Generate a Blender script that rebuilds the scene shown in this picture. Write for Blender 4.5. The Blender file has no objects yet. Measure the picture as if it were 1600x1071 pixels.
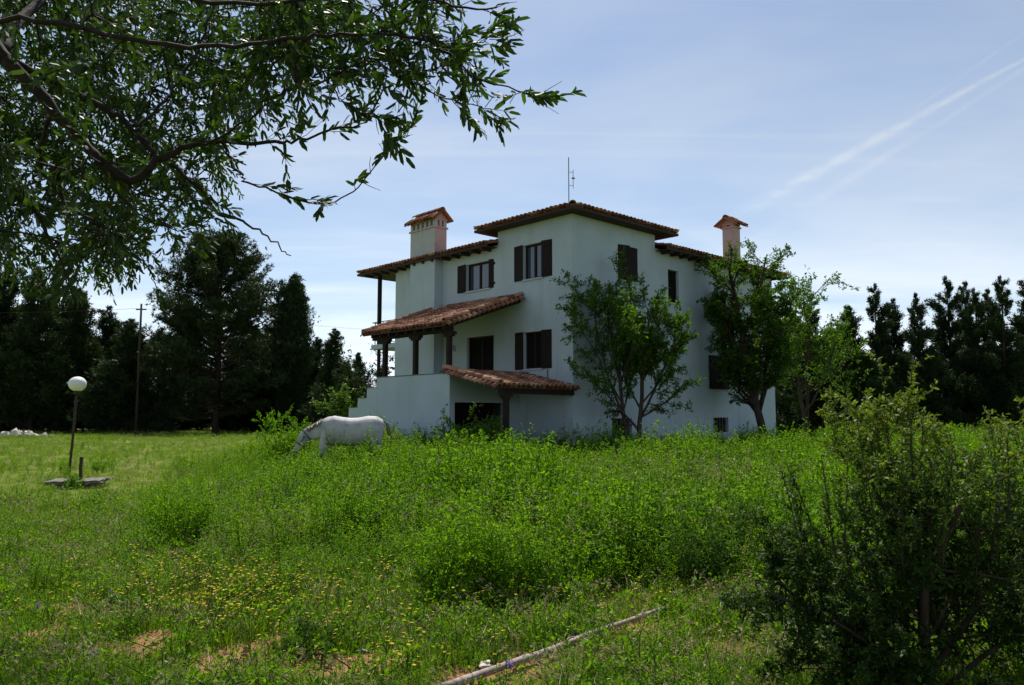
import bpy, bmesh, math
import numpy as np
from mathutils import Matrix, Vector

# ------------------------------------------------------------------ camera, sky, sun, exposure
R = math.radians
scene = bpy.context.scene
COL = scene.collection
EYE = 1.6
FPX, CX, CY = 1228.0, 800.0, 535.5          # focal length and centre in photo pixels
PITCH = math.atan(114.5 / FPX)
cam_d = bpy.data.cameras.new('camera')
cam_d.sensor_width = 36.0
cam_d.lens = 36.0 * FPX / 1600.0
cam_d.clip_start = 0.05
cam_d.clip_end = 3000.0
cam = bpy.data.objects.new('camera', cam_d)
COL.objects.link(cam)
cam.location = (0, 0, EYE)
cam.rotation_euler = (R(90) + PITCH, 0, 0)
scene.camera = cam

SUN_AZ, SUN_EL = R(-6.0), R(60.0)           # azimuth from +Y towards +X
sun_dir = Vector((math.sin(SUN_AZ) * math.cos(SUN_EL), math.cos(SUN_AZ) * math.cos(SUN_EL), math.sin(SUN_EL)))
sun_d = bpy.data.lights.new('sun', 'SUN')
sun_d.energy = 5.0
sun_d.angle = R(0.53)
sun_d.color = (1.0, 0.955, 0.87)
sun = bpy.data.objects.new('sun', sun_d)
COL.objects.link(sun)
sun.location = (0, 0, 40)
sun.rotation_euler = sun_dir.to_track_quat('Z', 'Y').to_euler()

def px_ray(x, y):
    d = ((x - CX) / FPX, 1.0, (CY - y) / FPX)
    c, s = math.cos(PITCH), math.sin(PITCH)
    return np.array([d[0], d[1] * c - d[2] * s, d[1] * s + d[2] * c])
def at(x, y, Y):
    r = px_ray(x, y)
    return np.array([0, 0, EYE]) + r * (Y / r[1])
def gnd(x, y, z=0.0):
    r = px_ray(x, y)
    return np.array([0, 0, EYE]) + r * ((z - EYE) / r[2])

world = bpy.data.worlds.new('World')
scene.world = world
world.use_nodes = True
wt = world.node_tree
for n in list(wt.nodes): wt.nodes.remove(n)
def wn(t, **kw):
    n = wt.nodes.new(t)
    for k, v in kw.items(): setattr(n, k, v)
    return n
W_out = wn('ShaderNodeOutputWorld'); W_bg = wn('ShaderNodeBackground')
W_bg.inputs['Strength'].default_value = 0.100
sky = wn('ShaderNodeTexSky', sky_type='NISHITA', sun_disc=False)
sky.sun_elevation = SUN_EL
sky.sun_rotation = SUN_AZ
sky.altitude = 0
sky.air_density = 1.0
sky.dust_density = 0.7
sky.ozone_density = 2.0
tc = wn('ShaderNodeTexCoord')
def wmath(op, a, b=None, c=None, clamp=False):
    n = wn('ShaderNodeMath', operation=op, use_clamp=clamp)
    for i, v in enumerate((a, b, c)):
        if v is None: continue
        if isinstance(v, (int, float)): n.inputs[i].default_value = v
        else: wt.links.new(v, n.inputs[i])
    return n.outputs[0]
def wdot(vec):
    n = wn('ShaderNodeVectorMath', operation='DOT_PRODUCT')
    wt.links.new(tc.outputs['Generated'], n.inputs[0])
    n.inputs[1].default_value = tuple(vec)
    return n.outputs['Value']
def wramp(v, a, b):
    n = wn('ShaderNodeMapRange', interpolation_type='SMOOTHSTEP')
    n.inputs['From Min'].default_value = a; n.inputs['From Max'].default_value = b
    wt.links.new(v, n.inputs['Value'])
    return n.outputs['Result']
sepw = wn('ShaderNodeSeparateXYZ'); wt.links.new(tc.outputs['Generated'], sepw.inputs[0])
zc = wmath('ADD', wmath('MAXIMUM', sepw.outputs['Z'], 0.0), 0.12)
comb = wn('ShaderNodeCombineXYZ')
wt.links.new(wmath('DIVIDE', sepw.outputs['X'], zc), comb.inputs[0])
wt.links.new(wmath('DIVIDE', sepw.outputs['Y'], zc), comb.inputs[1])
def wnoise(scale, rot, sx, sy, detail=6, rough=0.6, dist=0.0):
    m = wn('ShaderNodeMapping'); m.inputs['Rotation'].default_value = (0, 0, R(rot)); m.inputs['Scale'].default_value = (sx, sy, 1)
    wt.links.new(comb.outputs[0], m.inputs[0])
    n = wn('ShaderNodeTexNoise'); n.inputs['Scale'].default_value = scale; n.inputs['Detail'].default_value = detail
    n.inputs['Roughness'].default_value = rough; n.inputs['Distortion'].default_value = dist
    wt.links.new(m.outputs[0], n.inputs['Vector'])
    return n.outputs['Fac']
veil = wmath('MULTIPLY', wramp(wnoise(0.55, 25, 0.6, 1.2, 5, 0.55, 0.6), 0.30, 0.66), 0.78)
streak = wmath('MULTIPLY', wramp(wnoise(1.5, 25, 0.35, 2.2, 8, 0.62, 0.8), 0.47, 0.82), 0.28)
low = wmath('SUBTRACT', 1.0, wramp(sepw.outputs['Z'], 0.0, 0.34))
lowc = wmath('MULTIPLY', wmath('MULTIPLY', low, wramp(wnoise(1.1, -8, 0.5, 1.0, 7, 0.6, 0.4), 0.40, 0.66)), 0.55)
# contrails: bands along great circles
def contrail(p1, p2, w0, w1, strength, lo, hi, nscale):
    d1 = px_ray(*p1); d1 /= np.linalg.norm(d1)
    d2 = px_ray(*p2); d2 /= np.linalg.norm(d2)
    n = np.cross(d1, d2); n /= np.linalg.norm(n)
    t = np.cross(n, d1); t /= np.linalg.norm(t)          # from p1 towards p2
    along = wdot(t)
    wob = wmath('MULTIPLY', wmath('SUBTRACT', wnoise(nscale, 0, 1, 1, 4, 0.6), 0.5), w0 * 1.6)
    dist = wmath('ABSOLUTE', wmath('ADD', wdot(n), wob))
    wid = wmath('ADD', w0, wmath('MULTIPLY', wmath('MAXIMUM', along, 0.0), w1))
    core = wmath('SUBTRACT', 1.0, wmath('DIVIDE', dist, wid), clamp=True)
    fade = wmath('SUBTRACT', 1.0, wramp(along, lo, hi))
    tex = wramp(wnoise(nscale * 2.0, 30, 1, 1, 6, 0.65), 0.25, 0.7)
    front = wramp(wdot((d1 + d2) / np.linalg.norm(d1 + d2)), 0.5, 0.6)
    return wmath('MULTIPLY', wmath('MULTIPLY', wmath('MULTIPLY', core, fade), wmath('MULTIPLY', tex, front)), strength)
t1 = contrail((1600, 92), (1165, 330), 0.0030, 0.030, 0.55, 0.20, 0.40, 6.0)
t2 = contrail((1600, 52), (1480, 135), 0.0022, 0.015, 0.22, 0.06, 0.16, 6.0)
t3 = contrail((1480, 185), (1195, 365), 0.004, 0.035, 0.22, 0.10, 0.30, 4.0)
cov = wmath('ADD', wmath('ADD', wmath('ADD', veil, streak), lowc), wmath('ADD', t1, wmath('ADD', t2, t3)), clamp=True)
mixc = wn('ShaderNodeMix', data_type='RGBA')
wt.links.new(wmath('MULTIPLY', cov, 0.85), mixc.inputs['Factor'])
wt.links.new(sky.outputs[0], mixc.inputs[6])
bw = wn('ShaderNodeRGBToBW'); wt.links.new(sky.outputs[0], bw.inputs[0])
cl_b = wmath('ADD', wmath('MULTIPLY', bw.outputs[0], 1.30), 0.9)      # thin ice cloud: brightest where the sky is, towards the sun
ccol = wn('ShaderNodeCombineXYZ')
for i_, k_ in enumerate((0.90, 1.00, 1.13)): wt.links.new(wmath('MULTIPLY', cl_b, k_), ccol.inputs[i_])
wt.links.new(ccol.outputs[0], mixc.inputs[7])
wt.links.new(mixc.outputs[2], W_bg.inputs['Color'])
wt.links.new(W_bg.outputs[0], W_out.inputs[0])

scene.view_settings.view_transform = 'Standard'
scene.view_settings.look = 'None'
scene.view_settings.gamma = 1.0
scene.view_settings.exposure = 0.30
scene.view_settings.use_curve_mapping = False
scene.render.engine = 'CYCLES'
scene.cycles.max_bounces = 7
scene.cycles.diffuse_bounces = 3
scene.cycles.transmission_bounces = 5
scene.cycles.caustics_reflective = False
scene.cycles.caustics_refractive = False
scene.cycles.use_denoising = True
scene.cycles.sample_clamp_indirect = 4.0
try: scene.cycles.denoiser = 'OPENIMAGEDENOISE'
except Exception: pass

RNG = np.random.default_rng(7)

# ------------------------------------------------------------------ helpers: materials
def new_mat(name):
    m = bpy.data.materials.new(name); m.use_nodes = True
    nt = m.node_tree
    for n in list(nt.nodes): nt.nodes.remove(n)
    out = nt.nodes.new('ShaderNodeOutputMaterial')
    return m, nt, out
def ramp_node(nt, stops, src):
    r = nt.nodes.new('ShaderNodeValToRGB')
    el = r.color_ramp.elements
    while len(el) > 1: el.remove(el[-1])
    el[0].position = stops[0][0]; el[0].color = tuple(stops[0][1]) + (1,)
    for p, c in stops[1:]:
        e = el.new(p); e.color = tuple(c) + (1,)
    nt.links.new(src, r.inputs[0])
    return r.outputs[0]
def noise_node(nt, scale, detail=4, rough=0.55, coord='Object', mapping=None):
    t = nt.nodes.new('ShaderNodeTexCoord')
    n = nt.nodes.new('ShaderNodeTexNoise')
    n.inputs['Scale'].default_value = scale; n.inputs['Detail'].default_value = detail; n.inputs['Roughness'].default_value = rough
    src = t.outputs[coord]
    if mapping:
        m = nt.nodes.new('ShaderNodeMapping'); m.inputs['Scale'].default_value = mapping
        nt.links.new(src, m.inputs[0]); src = m.outputs[0]
    nt.links.new(src, n.inputs['Vector'])
    return n.outputs['Fac']
def math_node(nt, op, a, b=None, clamp=False):
    n = nt.nodes.new('ShaderNodeMath'); n.operation = op; n.use_clamp = clamp
    for i, v in enumerate((a, b)):
        if v is None: continue
        if isinstance(v, (int, float)): n.inputs[i].default_value = v
        else: nt.links.new(v, n.inputs[i])
    return n.outputs[0]
def mix_node(nt, fac, a, b, blend='MIX'):
    n = nt.nodes.new('ShaderNodeMix'); n.data_type = 'RGBA'; n.blend_type = blend
    for i, v in ((0, fac), (6, a), (7, b)):
        if isinstance(v, (int, float)): n.inputs[i].default_value = v
        elif isinstance(v, tuple): n.inputs[i].default_value = v + (1,) if len(v) == 3 else v
        else: nt.links.new(v, n.inputs[i])
    return n.outputs[2]
def bump_node(nt, h, strength=0.3, dist=0.02):
    b = nt.nodes.new('ShaderNodeBump'); b.inputs['Strength'].default_value = strength; b.inputs['Distance'].default_value = dist
    nt.links.new(h, b.inputs['Height'])
    return b.outputs[0]
def principled(nt, out, color, rough=0.7, spec=0.3, normal=None):
    p = nt.nodes.new('ShaderNodeBsdfPrincipled')
    if isinstance(color, tuple): p.inputs['Base Color'].default_value = color + (1,)
    else: nt.links.new(color, p.inputs['Base Color'])
    if isinstance(rough, (int, float)): p.inputs['Roughness'].default_value = rough
    else: nt.links.new(rough, p.inputs['Roughness'])
    p.inputs['Specular IOR Level'].default_value = spec
    if normal is not None: nt.links.new(normal, p.inputs['Normal'])
    nt.links.new(p.outputs[0], out.inputs[0])
    return p
def leaf_mat(name, stops, trans=0.4, tcol=(1.25, 1.2, 0.5), rough=0.45, spec=0.35, jit=0.3):
    """leaf colour from the per-leaf attribute 'rnd', shifted a little per copy; part of the light passes through"""
    m, nt, out = new_mat(name)
    a = nt.nodes.new('ShaderNodeAttribute'); a.attribute_name = 'rnd'
    oi = nt.nodes.new('ShaderNodeObjectInfo')
    f = math_node(nt, 'ADD', math_node(nt, 'MULTIPLY', a.outputs['Fac'], 1.0 - jit), math_node(nt, 'MULTIPLY', oi.outputs['Random'], jit))
    col = ramp_node(nt, stops, f)
    p = principled(nt, out, col, rough, spec)
    t = nt.nodes.new('ShaderNodeBsdfTranslucent')
    nt.links.new(mix_node(nt, 1.0, col, tcol, 'MULTIPLY'), t.inputs[0])
    mx = nt.nodes.new('ShaderNodeMixShader'); mx.inputs[0].default_value = trans
    nt.links.new(p.outputs[0], mx.inputs[1]); nt.links.new(t.outputs[0], mx.inputs[2])
    nt.links.new(mx.outputs[0], out.inputs[0])
    return m
def grain_mat(name, c1, c2, scale, rough=0.7, spec=0.25, bump=0.3, bdist=0.01, mapping=None, detail=6):
    m, nt, out = new_mat(name)
    n = noise_node(nt, scale, detail, 0.6, 'Object', mapping)
    principled(nt, out, ramp_node(nt, [(0.3, c1), (0.7, c2)], n), rough, spec, bump_node(nt, n, bump, bdist))
    return m

M = {}
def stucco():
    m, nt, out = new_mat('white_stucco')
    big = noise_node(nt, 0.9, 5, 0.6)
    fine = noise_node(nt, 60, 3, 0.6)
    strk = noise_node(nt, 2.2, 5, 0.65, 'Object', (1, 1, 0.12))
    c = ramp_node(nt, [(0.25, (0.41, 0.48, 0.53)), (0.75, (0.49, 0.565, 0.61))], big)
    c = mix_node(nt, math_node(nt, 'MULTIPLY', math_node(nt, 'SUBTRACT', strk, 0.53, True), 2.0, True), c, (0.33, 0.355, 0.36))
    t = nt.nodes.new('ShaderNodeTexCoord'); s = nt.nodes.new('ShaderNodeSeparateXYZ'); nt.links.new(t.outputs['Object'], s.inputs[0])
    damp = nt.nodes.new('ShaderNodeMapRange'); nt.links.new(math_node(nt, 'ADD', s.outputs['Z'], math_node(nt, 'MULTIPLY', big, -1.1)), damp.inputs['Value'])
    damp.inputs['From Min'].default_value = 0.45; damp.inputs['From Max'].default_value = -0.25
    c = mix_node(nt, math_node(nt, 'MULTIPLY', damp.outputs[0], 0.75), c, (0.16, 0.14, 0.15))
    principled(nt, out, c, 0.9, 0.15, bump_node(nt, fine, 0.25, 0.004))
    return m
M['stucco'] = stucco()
def pinkrender():
    m, nt, out = new_mat('pink_render')
    n = noise_node(nt, 2.5, 6, 0.65); n2 = noise_node(nt, 50, 3)
    c = ramp_node(nt, [(0.30, (0.43, 0.285, 0.28)), (0.52, (0.52, 0.37, 0.36)), (0.72, (0.44, 0.41, 0.40))], n)
    principled(nt, out, c, 0.9, 0.15, bump_node(nt, n2, 0.25, 0.004))
    return m
M['pink'] = pinkrender()
def chimneygrey():
    m, nt, out = new_mat('weathered_render')
    n = noise_node(nt, 2.0, 6, 0.65); n2 = noise_node(nt, 50, 3)
    c = ramp_node(nt, [(0.30, (0.46, 0.40, 0.40)), (0.45, (0.47, 0.48, 0.48)), (0.75, (0.36, 0.38, 0.38))], n)
    principled(nt, out, c, 0.9, 0.15, bump_node(nt, n2, 0.25, 0.004))
    return m
M['chimgrey'] = chimneygrey()
def terracotta():
    m, nt, out = new_mat('terracotta')
    a = nt.nodes.new('ShaderNodeAttribute'); a.attribute_name = 'rnd'
    oi = nt.nodes.new('ShaderNodeObjectInfo')
    f = math_node(nt, 'FRACT', math_node(nt, 'ADD', a.outputs['Fac'], oi.outputs['Random']))
    c = ramp_node(nt, [(0.0, (0.13, 0.055, 0.038)), (0.35, (0.26, 0.110, 0.065)), (0.7, (0.38, 0.185, 0.110)), (1.0, (0.52, 0.31, 0.20))], f)
    n = noise_node(nt, 14, 5, 0.65)
    c = mix_node(nt, math_node(nt, 'MULTIPLY', math_node(nt, 'SUBTRACT', n, 0.52, True), 1.8, True), c, (0.17, 0.11, 0.085))
    principled(nt, out, c, 0.85, 0.2, bump_node(nt, n, 0.3, 0.006))
    return m
M['tile'] = terracotta()
M['wood'] = grain_mat('dark_brown_wood', (0.018, 0.012, 0.010), (0.040, 0.026, 0.020), 30, 0.75, 0.12, 0.4, 0.004, (1, 1, 0.15))
M['shutter'] = grain_mat('dark_shutter_paint', (0.016, 0.011, 0.011), (0.030, 0.021, 0.020), 25, 0.75, 0.12, 0.3, 0.003, (1, 1, 0.1))
M['soffit'] = grain_mat('soffit_boards', (0.030, 0.020, 0.015), (0.060, 0.040, 0.030), 18, 0.7, 0.2, 0.4, 0.006)
def glass():
    m, nt, out = new_mat('window_glass')
    p = principled(nt, out, (0.035, 0.05, 0.075), 0.06, 0.7)
    p.inputs['IOR'].default_value = 1.7
    return m
M['glass'] = glass()
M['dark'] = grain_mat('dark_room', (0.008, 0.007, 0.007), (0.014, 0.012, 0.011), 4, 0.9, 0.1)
M['metal'] = grain_mat('dull_metal', (0.10, 0.09, 0.085), (0.20, 0.18, 0.17), 20, 0.5, 0.5)
M['rust'] = grain_mat('rusty_pole', (0.035, 0.020, 0.014), (0.075, 0.042, 0.028), 25, 0.7, 0.3)
M['concrete'] = grain_mat('weathered_concrete', (0.10, 0.088, 0.075), (0.23, 0.205, 0.175), 9, 0.9, 0.15, 0.5, 0.02)
M['globe'] = grain_mat('opal_globe', (0.74, 0.74, 0.73), (0.82, 0.82, 0.80), 3, 0.28, 0.5, 0.02)
M['bark'] = grain_mat('bark', (0.030, 0.022, 0.017), (0.085, 0.065, 0.050), 14, 0.9, 0.15, 0.7, 0.02, (1, 1, 0.3))
M['olivebark'] = grain_mat('olive_bark', (0.011, 0.008, 0.007), (0.032, 0.025, 0.021), 22, 0.85, 0.2, 0.8, 0.01)
M['deadwood'] = grain_mat('bleached_deadwood', (0.17, 0.13, 0.12), (0.46, 0.38, 0.35), 26, 0.85, 0.2, 0.6, 0.008)
M['stone'] = grain_mat('pale_limestone', (0.42, 0.38, 0.32), (0.72, 0.68, 0.60), 12, 0.9, 0.2, 0.6, 0.01)
M['redstone'] = grain_mat('reddish_stone', (0.22, 0.125, 0.065), (0.38, 0.24, 0.14), 12, 0.9, 0.2, 0.6, 0.01)
M['stem'] = grain_mat('green_stem', (0.04, 0.095, 0.015), (0.09, 0.15, 0.028), 20, 0.8, 0.1)
M['straw'] = leaf_mat('straw', [(0.0, (0.24, 0.21, 0.09)), (1.0, (0.40, 0.36, 0.18))], 0.3, (1.1, 1.05, 0.8))

# ------------------------------------------------------------------ helpers: meshes
class MB:
    """collects vertices and faces as arrays and links them as one mesh"""
    def __init__(s): s.v = []; s.q = []; s.t = []; s.r = []; s.n = 0
    def add(s, v, quads=None, tris=None, rnd=0.5):
        v = np.asarray(v, float).reshape(-1, 3)
        if quads is not None and len(quads): s.q.append(np.asarray(quads, int).reshape(-1, 4) + s.n)
        if tris is not None and len(tris): s.t.append(np.asarray(tris, int).reshape(-1, 3) + s.n)
        s.r.append(np.full(len(v), rnd) if np.isscalar(rnd) else np.asarray(rnd, float))
        s.v.append(v); s.n += len(v)
    def mesh(s, name, mat=None, smooth=False):
        me = bpy.data.meshes.new(name)
        V = np.concatenate(s.v) if s.v else np.zeros((0, 3))
        Q = np.concatenate(s.q) if s.q else np.zeros((0, 4), int)
        T = np.concatenate(s.t) if s.t else np.zeros((0, 3), int)
        me.vertices.add(len(V)); me.vertices.foreach_set('co', V.ravel())
        me.loops.add(Q.size + T.size)
        me.loops.foreach_set('vertex_index', np.concatenate([Q.ravel(), T.ravel()]).astype(np.int32))
        me.polygons.add(len(Q) + len(T))
        ls = np.concatenate([np.arange(len(Q)) * 4, Q.size + np.arange(len(T)) * 3]).astype(np.int32)
        me.polygons.foreach_set('loop_start', ls)
        me.polygons.foreach_set('use_smooth', np.full(len(ls), bool(smooth)))
        at_ = me.attributes.new('rnd', 'FLOAT', 'POINT'); at_.data.foreach_set('value', np.concatenate(s.r).astype(np.float32))
        me.update(calc_edges=True); me.validate()
        if mat: me.materials.append(mat)
        return me
    def build(s, name, mat=None, parent=None, smooth=False):
        return link(name, s.mesh(name, mat, smooth), parent)
def link(name, data, parent=None):
    o = bpy.data.objects.new(name, data); COL.objects.link(o)
    if parent is not None: o.parent = parent
    return o
def tag(o, label=None, cat=None, group=None, kind=None):
    if label: o['label'] = label
    if cat: o['category'] = cat
    if group: o['group'] = group
    if kind: o['kind'] = kind
    return o
def empty(name, loc=(0, 0, 0), rz=0.0):
    o = bpy.data.objects.new(name, None); COL.objects.link(o)
    o.location = tuple(loc); o.rotation_euler = (0, 0, rz); o.empty_display_size = 0.2
    return o
def copy_tree(o, parent=None):
    c = o.copy(); COL.objects.link(c)
    if parent is not None: c.parent = parent
    for ch in list(o.children): copy_tree(ch, c)
    return c
BOXQ = [(0, 3, 2, 1), (4, 5, 6, 7), (0, 1, 5, 4), (1, 2, 6, 5), (2, 3, 7, 6), (3, 0, 4, 7)]
def box(mb, x0, x1, y0, y1, z0, z1, rnd=0.5):
    x0, x1 = min(x0, x1), max(x0, x1); y0, y1 = min(y0, y1), max(y0, y1); z0, z1 = min(z0, z1), max(z0, z1)
    mb.add([(x0, y0, z0), (x1, y0, z0), (x1, y1, z0), (x0, y1, z0), (x0, y0, z1), (x1, y0, z1), (x1, y1, z1), (x0, y1, z1)], BOXQ, rnd=rnd)
def nrm(a):
    a = np.asarray(a, float)
    return a / np.maximum(np.linalg.norm(a, axis=-1, keepdims=True), 1e-9)
def tube(mb, pts, rad, n=6, rnd=0.5, cap=True):
    pts = np.asarray(pts, float); k = len(pts)
    rad = np.broadcast_to(np.asarray(rad, float), (k,))
    tg = nrm(np.gradient(pts, axis=0))
    ref = np.array([0.0, 0.0, 1.0]) if abs(tg[:, 2]).mean() < 0.8 else np.array([1.0, 0.0, 0.0])
    a = nrm(np.cross(tg, ref)); b = np.cross(tg, a)
    th = np.arange(n) * 2 * math.pi / n
    ring = (a[:, None, :] * np.cos(th)[None, :, None] + b[:, None, :] * np.sin(th)[None, :, None]) * rad[:, None, None] + pts[:, None, :]
    i = np.arange(k - 1)[:, None] * n; j = np.arange(n)[None, :]; j2 = (j + 1) % n
    q = np.stack([i + j, i + j2, i + n + j2, i + n + j], -1).reshape(-1, 4)
    v = ring.reshape(-1, 3); t = []
    if cap:
        v = np.vstack([v, pts[0], pts[-1]]); c0, c1 = k * n, k * n + 1
        for m in range(n):
            t += [(c0, (m + 1) % n, m), (c1, (k - 1) * n + m, (k - 1) * n + (m + 1) % n)]
    mb.add(v, q, t, rnd)
def smooth_path(p, sub=4):
    """Catmull-Rom through the points"""
    p = np.asarray(p, float); out = []
    e = np.vstack([2 * p[0] - p[1], p, 2 * p[-1] - p[-2]])
    for i in range(len(p) - 1):
        a, b, c, d = e[i:i + 4]
        for t in np.arange(sub) / sub:
            out.append(0.5 * (2 * b + (c - a) * t + (2 * a - 5 * b + 4 * c - d) * t * t + (3 * b - 3 * c + d - a) * t ** 3))
    out.append(p[-1])
    return np.array(out)
def rand_dirs(n, rng=RNG):
    return nrm(rng.normal(size=(n, 3)))
def leaves(mb, P, A, N, L, W, rnd=None, fine=False, rng=RNG, fold=0.18, droop=0.12):
    """one small pointed leaf per row: base P, axis A, facing N, length L, width W"""
    P = np.asarray(P, float); n = len(P)
    if n == 0: return
    A = nrm(A); S = nrm(np.cross(A, N)); N = np.cross(S, A)
    L = np.broadcast_to(np.asarray(L, float), (n,))[:, None]; W = np.broadcast_to(np.asarray(W, float), (n,))[:, None]
    if rnd is None: rnd = rng.random(n)
    if not fine:
        v = np.stack([P, P + A * L * .45 + S * W * .5 + N * W * fold, P + A * L - N * L * droop, P + A * L * .45 - S * W * .5 + N * W * fold], 1)
        mb.add(v.reshape(-1, 3), np.arange(n * 4).reshape(-1, 4), rnd=np.repeat(rnd, 4))
    else:
        l1 = P + A * L * .24 + S * W * .44 + N * W * fold; r1 = l1 - S * W * .88
        l2 = P + A * L * .78 + S * W * .40 + N * W * fold - N * L * droop * .4; r2 = l2 - S * W * .80
        v = np.stack([P, l1, l2, P + A * L - N * L * droop, r2, r1], 1)
        b = np.arange(n)[:, None] * 6
        mb.add(v.reshape(-1, 3), np.hstack([b + 1, b + 2, b + 4, b + 5]), np.vstack([np.hstack([b, b + 1, b + 5]), np.hstack([b + 2, b + 3, b + 4])]), rnd=np.repeat(rnd, 6))
def bm_obj(name, bm, mat, parent=None, smooth=False):
    me = bpy.data.meshes.new(name); bm.to_mesh(me); bm.free()
    if mat: me.materials.append(mat)
    me.polygons.foreach_set('use_smooth', np.full(len(me.polygons), bool(smooth)))
    return link(name, me, parent)

exec_sections = []
# ------------------------------------------------------------------ frame of the house: u runs along the front with the porch, v along the other front
TH = R(-43.5)
U = np.array([math.sin(TH), math.cos(TH), 0]); V = np.array([math.cos(TH), -math.sin(TH), 0])
HC = at(896, 650, 26.0); HC[2] = 0.0
def to_uv(P):
    d = np.asarray(P)[..., :2] - HC[:2]
    return d @ U[:2], d @ V[:2]
def house_pt(u, v, z=0.0): return HC + U * u + V * v + np.array([0, 0, z])

# ------------------------------------------------------------------ ground
def vnoise(x, y, seed=0):
    """smooth value noise"""
    xi = np.floor(x).astype(int); yi = np.floor(y).astype(int)
    fx = x - xi; fy = y - yi; fx = fx * fx * (3 - 2 * fx); fy = fy * fy * (3 - 2 * fy)
    def h(a, b):
        k = (a * 374761393 + b * 668265263 + seed * 974711) & 0x7fffffff
        k = ((k ^ (k >> 13)) * 1274126177) & 0x7fffffff
        return ((k ^ (k >> 16)) & 0xffff) / 65535.0
    return (h(xi, yi) * (1 - fx) + h(xi + 1, yi) * fx) * (1 - fy) + (h(xi, yi + 1) * (1 - fx) + h(xi + 1, yi + 1) * fx) * fy
def fbm(x, y, seed=0, o=4):
    s = 0; a = 0.5; t = 0
    for i in range(o):
        s = s + a * vnoise(x * 2 ** i, y * 2 ** i, seed + i); t += a; a *= .5
    return s / t
SOIL = [(560, 1045, .55, .20), (430, 1005, .40, .28), (95, 955, .34, .14), (195, 960, .30, .13), (60, 1000, .30, .2), (690, 1060, .25, .10), (480, 1055, .4, .2), (1150, 1010, .25, .12), (250, 1010, .4, .16), (340, 1030, .3, .14), (420, 905, .3, .15)]
SOIL = [(gnd(x, y)[0], gnd(x, y)[1], a, b) for x, y, a, b in SOIL]
def soil_mask(x, y):
    m = np.zeros_like(x)
    wob = (fbm(x * 3.2, y * 3.2, 5) - 0.5) * 2.6
    for sx, sy, a, b in SOIL:
        d = np.sqrt(((x - sx) / a) ** 2 + ((y - sy) / (b * 2.2)) ** 2) + wob
        m = np.maximum(m, np.clip((.92 - d) / 0.50, 0, 1))
    near = np.clip((9.5 - y) / 3.0, 0, 1)
    m = np.maximum(m, near * np.clip((fbm(x * 1.1, y * 1.1, 11) - 0.60) / 0.07, 0, 1) * 0.85)
    return m
def ground_z(x, y):
    return (fbm(x * .9, y * .9, 21) - .5) * .10 * np.clip(1.3 - y / 60, 0.15, 1) + (fbm(x * 5, y * 5, 31, 3) - .5) * .035
def grow_axis(lo, hi, step, far_lo, far_hi):
    a = list(np.arange(lo, hi, step)); s = step; x = lo; L = []
    while x > far_lo: s *= 1.22; x -= s; L.append(x)
    s = step; x = a[-1]
    while x < far_hi: s *= 1.16; x += s; a.append(x)
    return np.array(L[::-1] + a)
gx = grow_axis(-6.5, 5.5, 0.07, -900, 900); gy = grow_axis(3.5, 11.0, 0.07, -300, 1500)
GX, GY = np.meshgrid(gx, gy)
GZ = ground_z(GX, GY)
nx, ny = len(gx), len(gy)
gi = (np.arange(ny - 1)[:, None] * nx + np.arange(nx - 1)[None, :]).ravel()
g = MB()
g.add(np.stack([GX, GY, GZ], -1).reshape(-1, 3), np.stack([gi, gi + 1, gi + nx + 1, gi + nx], -1), rnd=soil_mask(GX, GY).ravel())
def ground_mat():
    m, nt, out = new_mat('field_ground')
    a = nt.nodes.new('ShaderNodeAttribute'); a.attribute_name = 'rnd'
    n1 = noise_node(nt, 0.35, 6, 0.6); n2 = noise_node(nt, 6, 6, 0.7); n3 = noise_node(nt, 45, 4, 0.7)
    green = ramp_node(nt, [(0.30, (0.060, 0.085, 0.012)), (0.5, (0.115, 0.150, 0.022)), (0.7, (0.170, 0.190, 0.035))], n2)
    green = mix_node(nt, math_node(nt, 'MULTIPLY', n1, 0.6), green, (0.165, 0.175, 0.035))
    soil = ramp_node(nt, [(0.3, (0.13, 0.070, 0.030)), (0.55, (0.27, 0.150, 0.065)), (0.75, (0.36, 0.225, 0.115))], n3)
    f = math_node(nt, 'MULTIPLY', a.outputs['Fac'], math_node(nt, 'ADD', 0.55, math_node(nt, 'MULTIPLY', n2, 0.9)), True)
    c = mix_node(nt, f, green, soil)
    principled(nt, out, c, 0.95, 0.1, bump_node(nt, n3, 0.6, 0.02))
    return m
tag(g.build('ground', ground_mat(), smooth=True), kind='structure')

# ------------------------------------------------------------------ house
house = empty('white_house', HC, math.atan2(V[1], V[0]))
tag(house, 'white two-storey house with dark shutters and terracotta tiled roofs behind the weeds', 'house')
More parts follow.
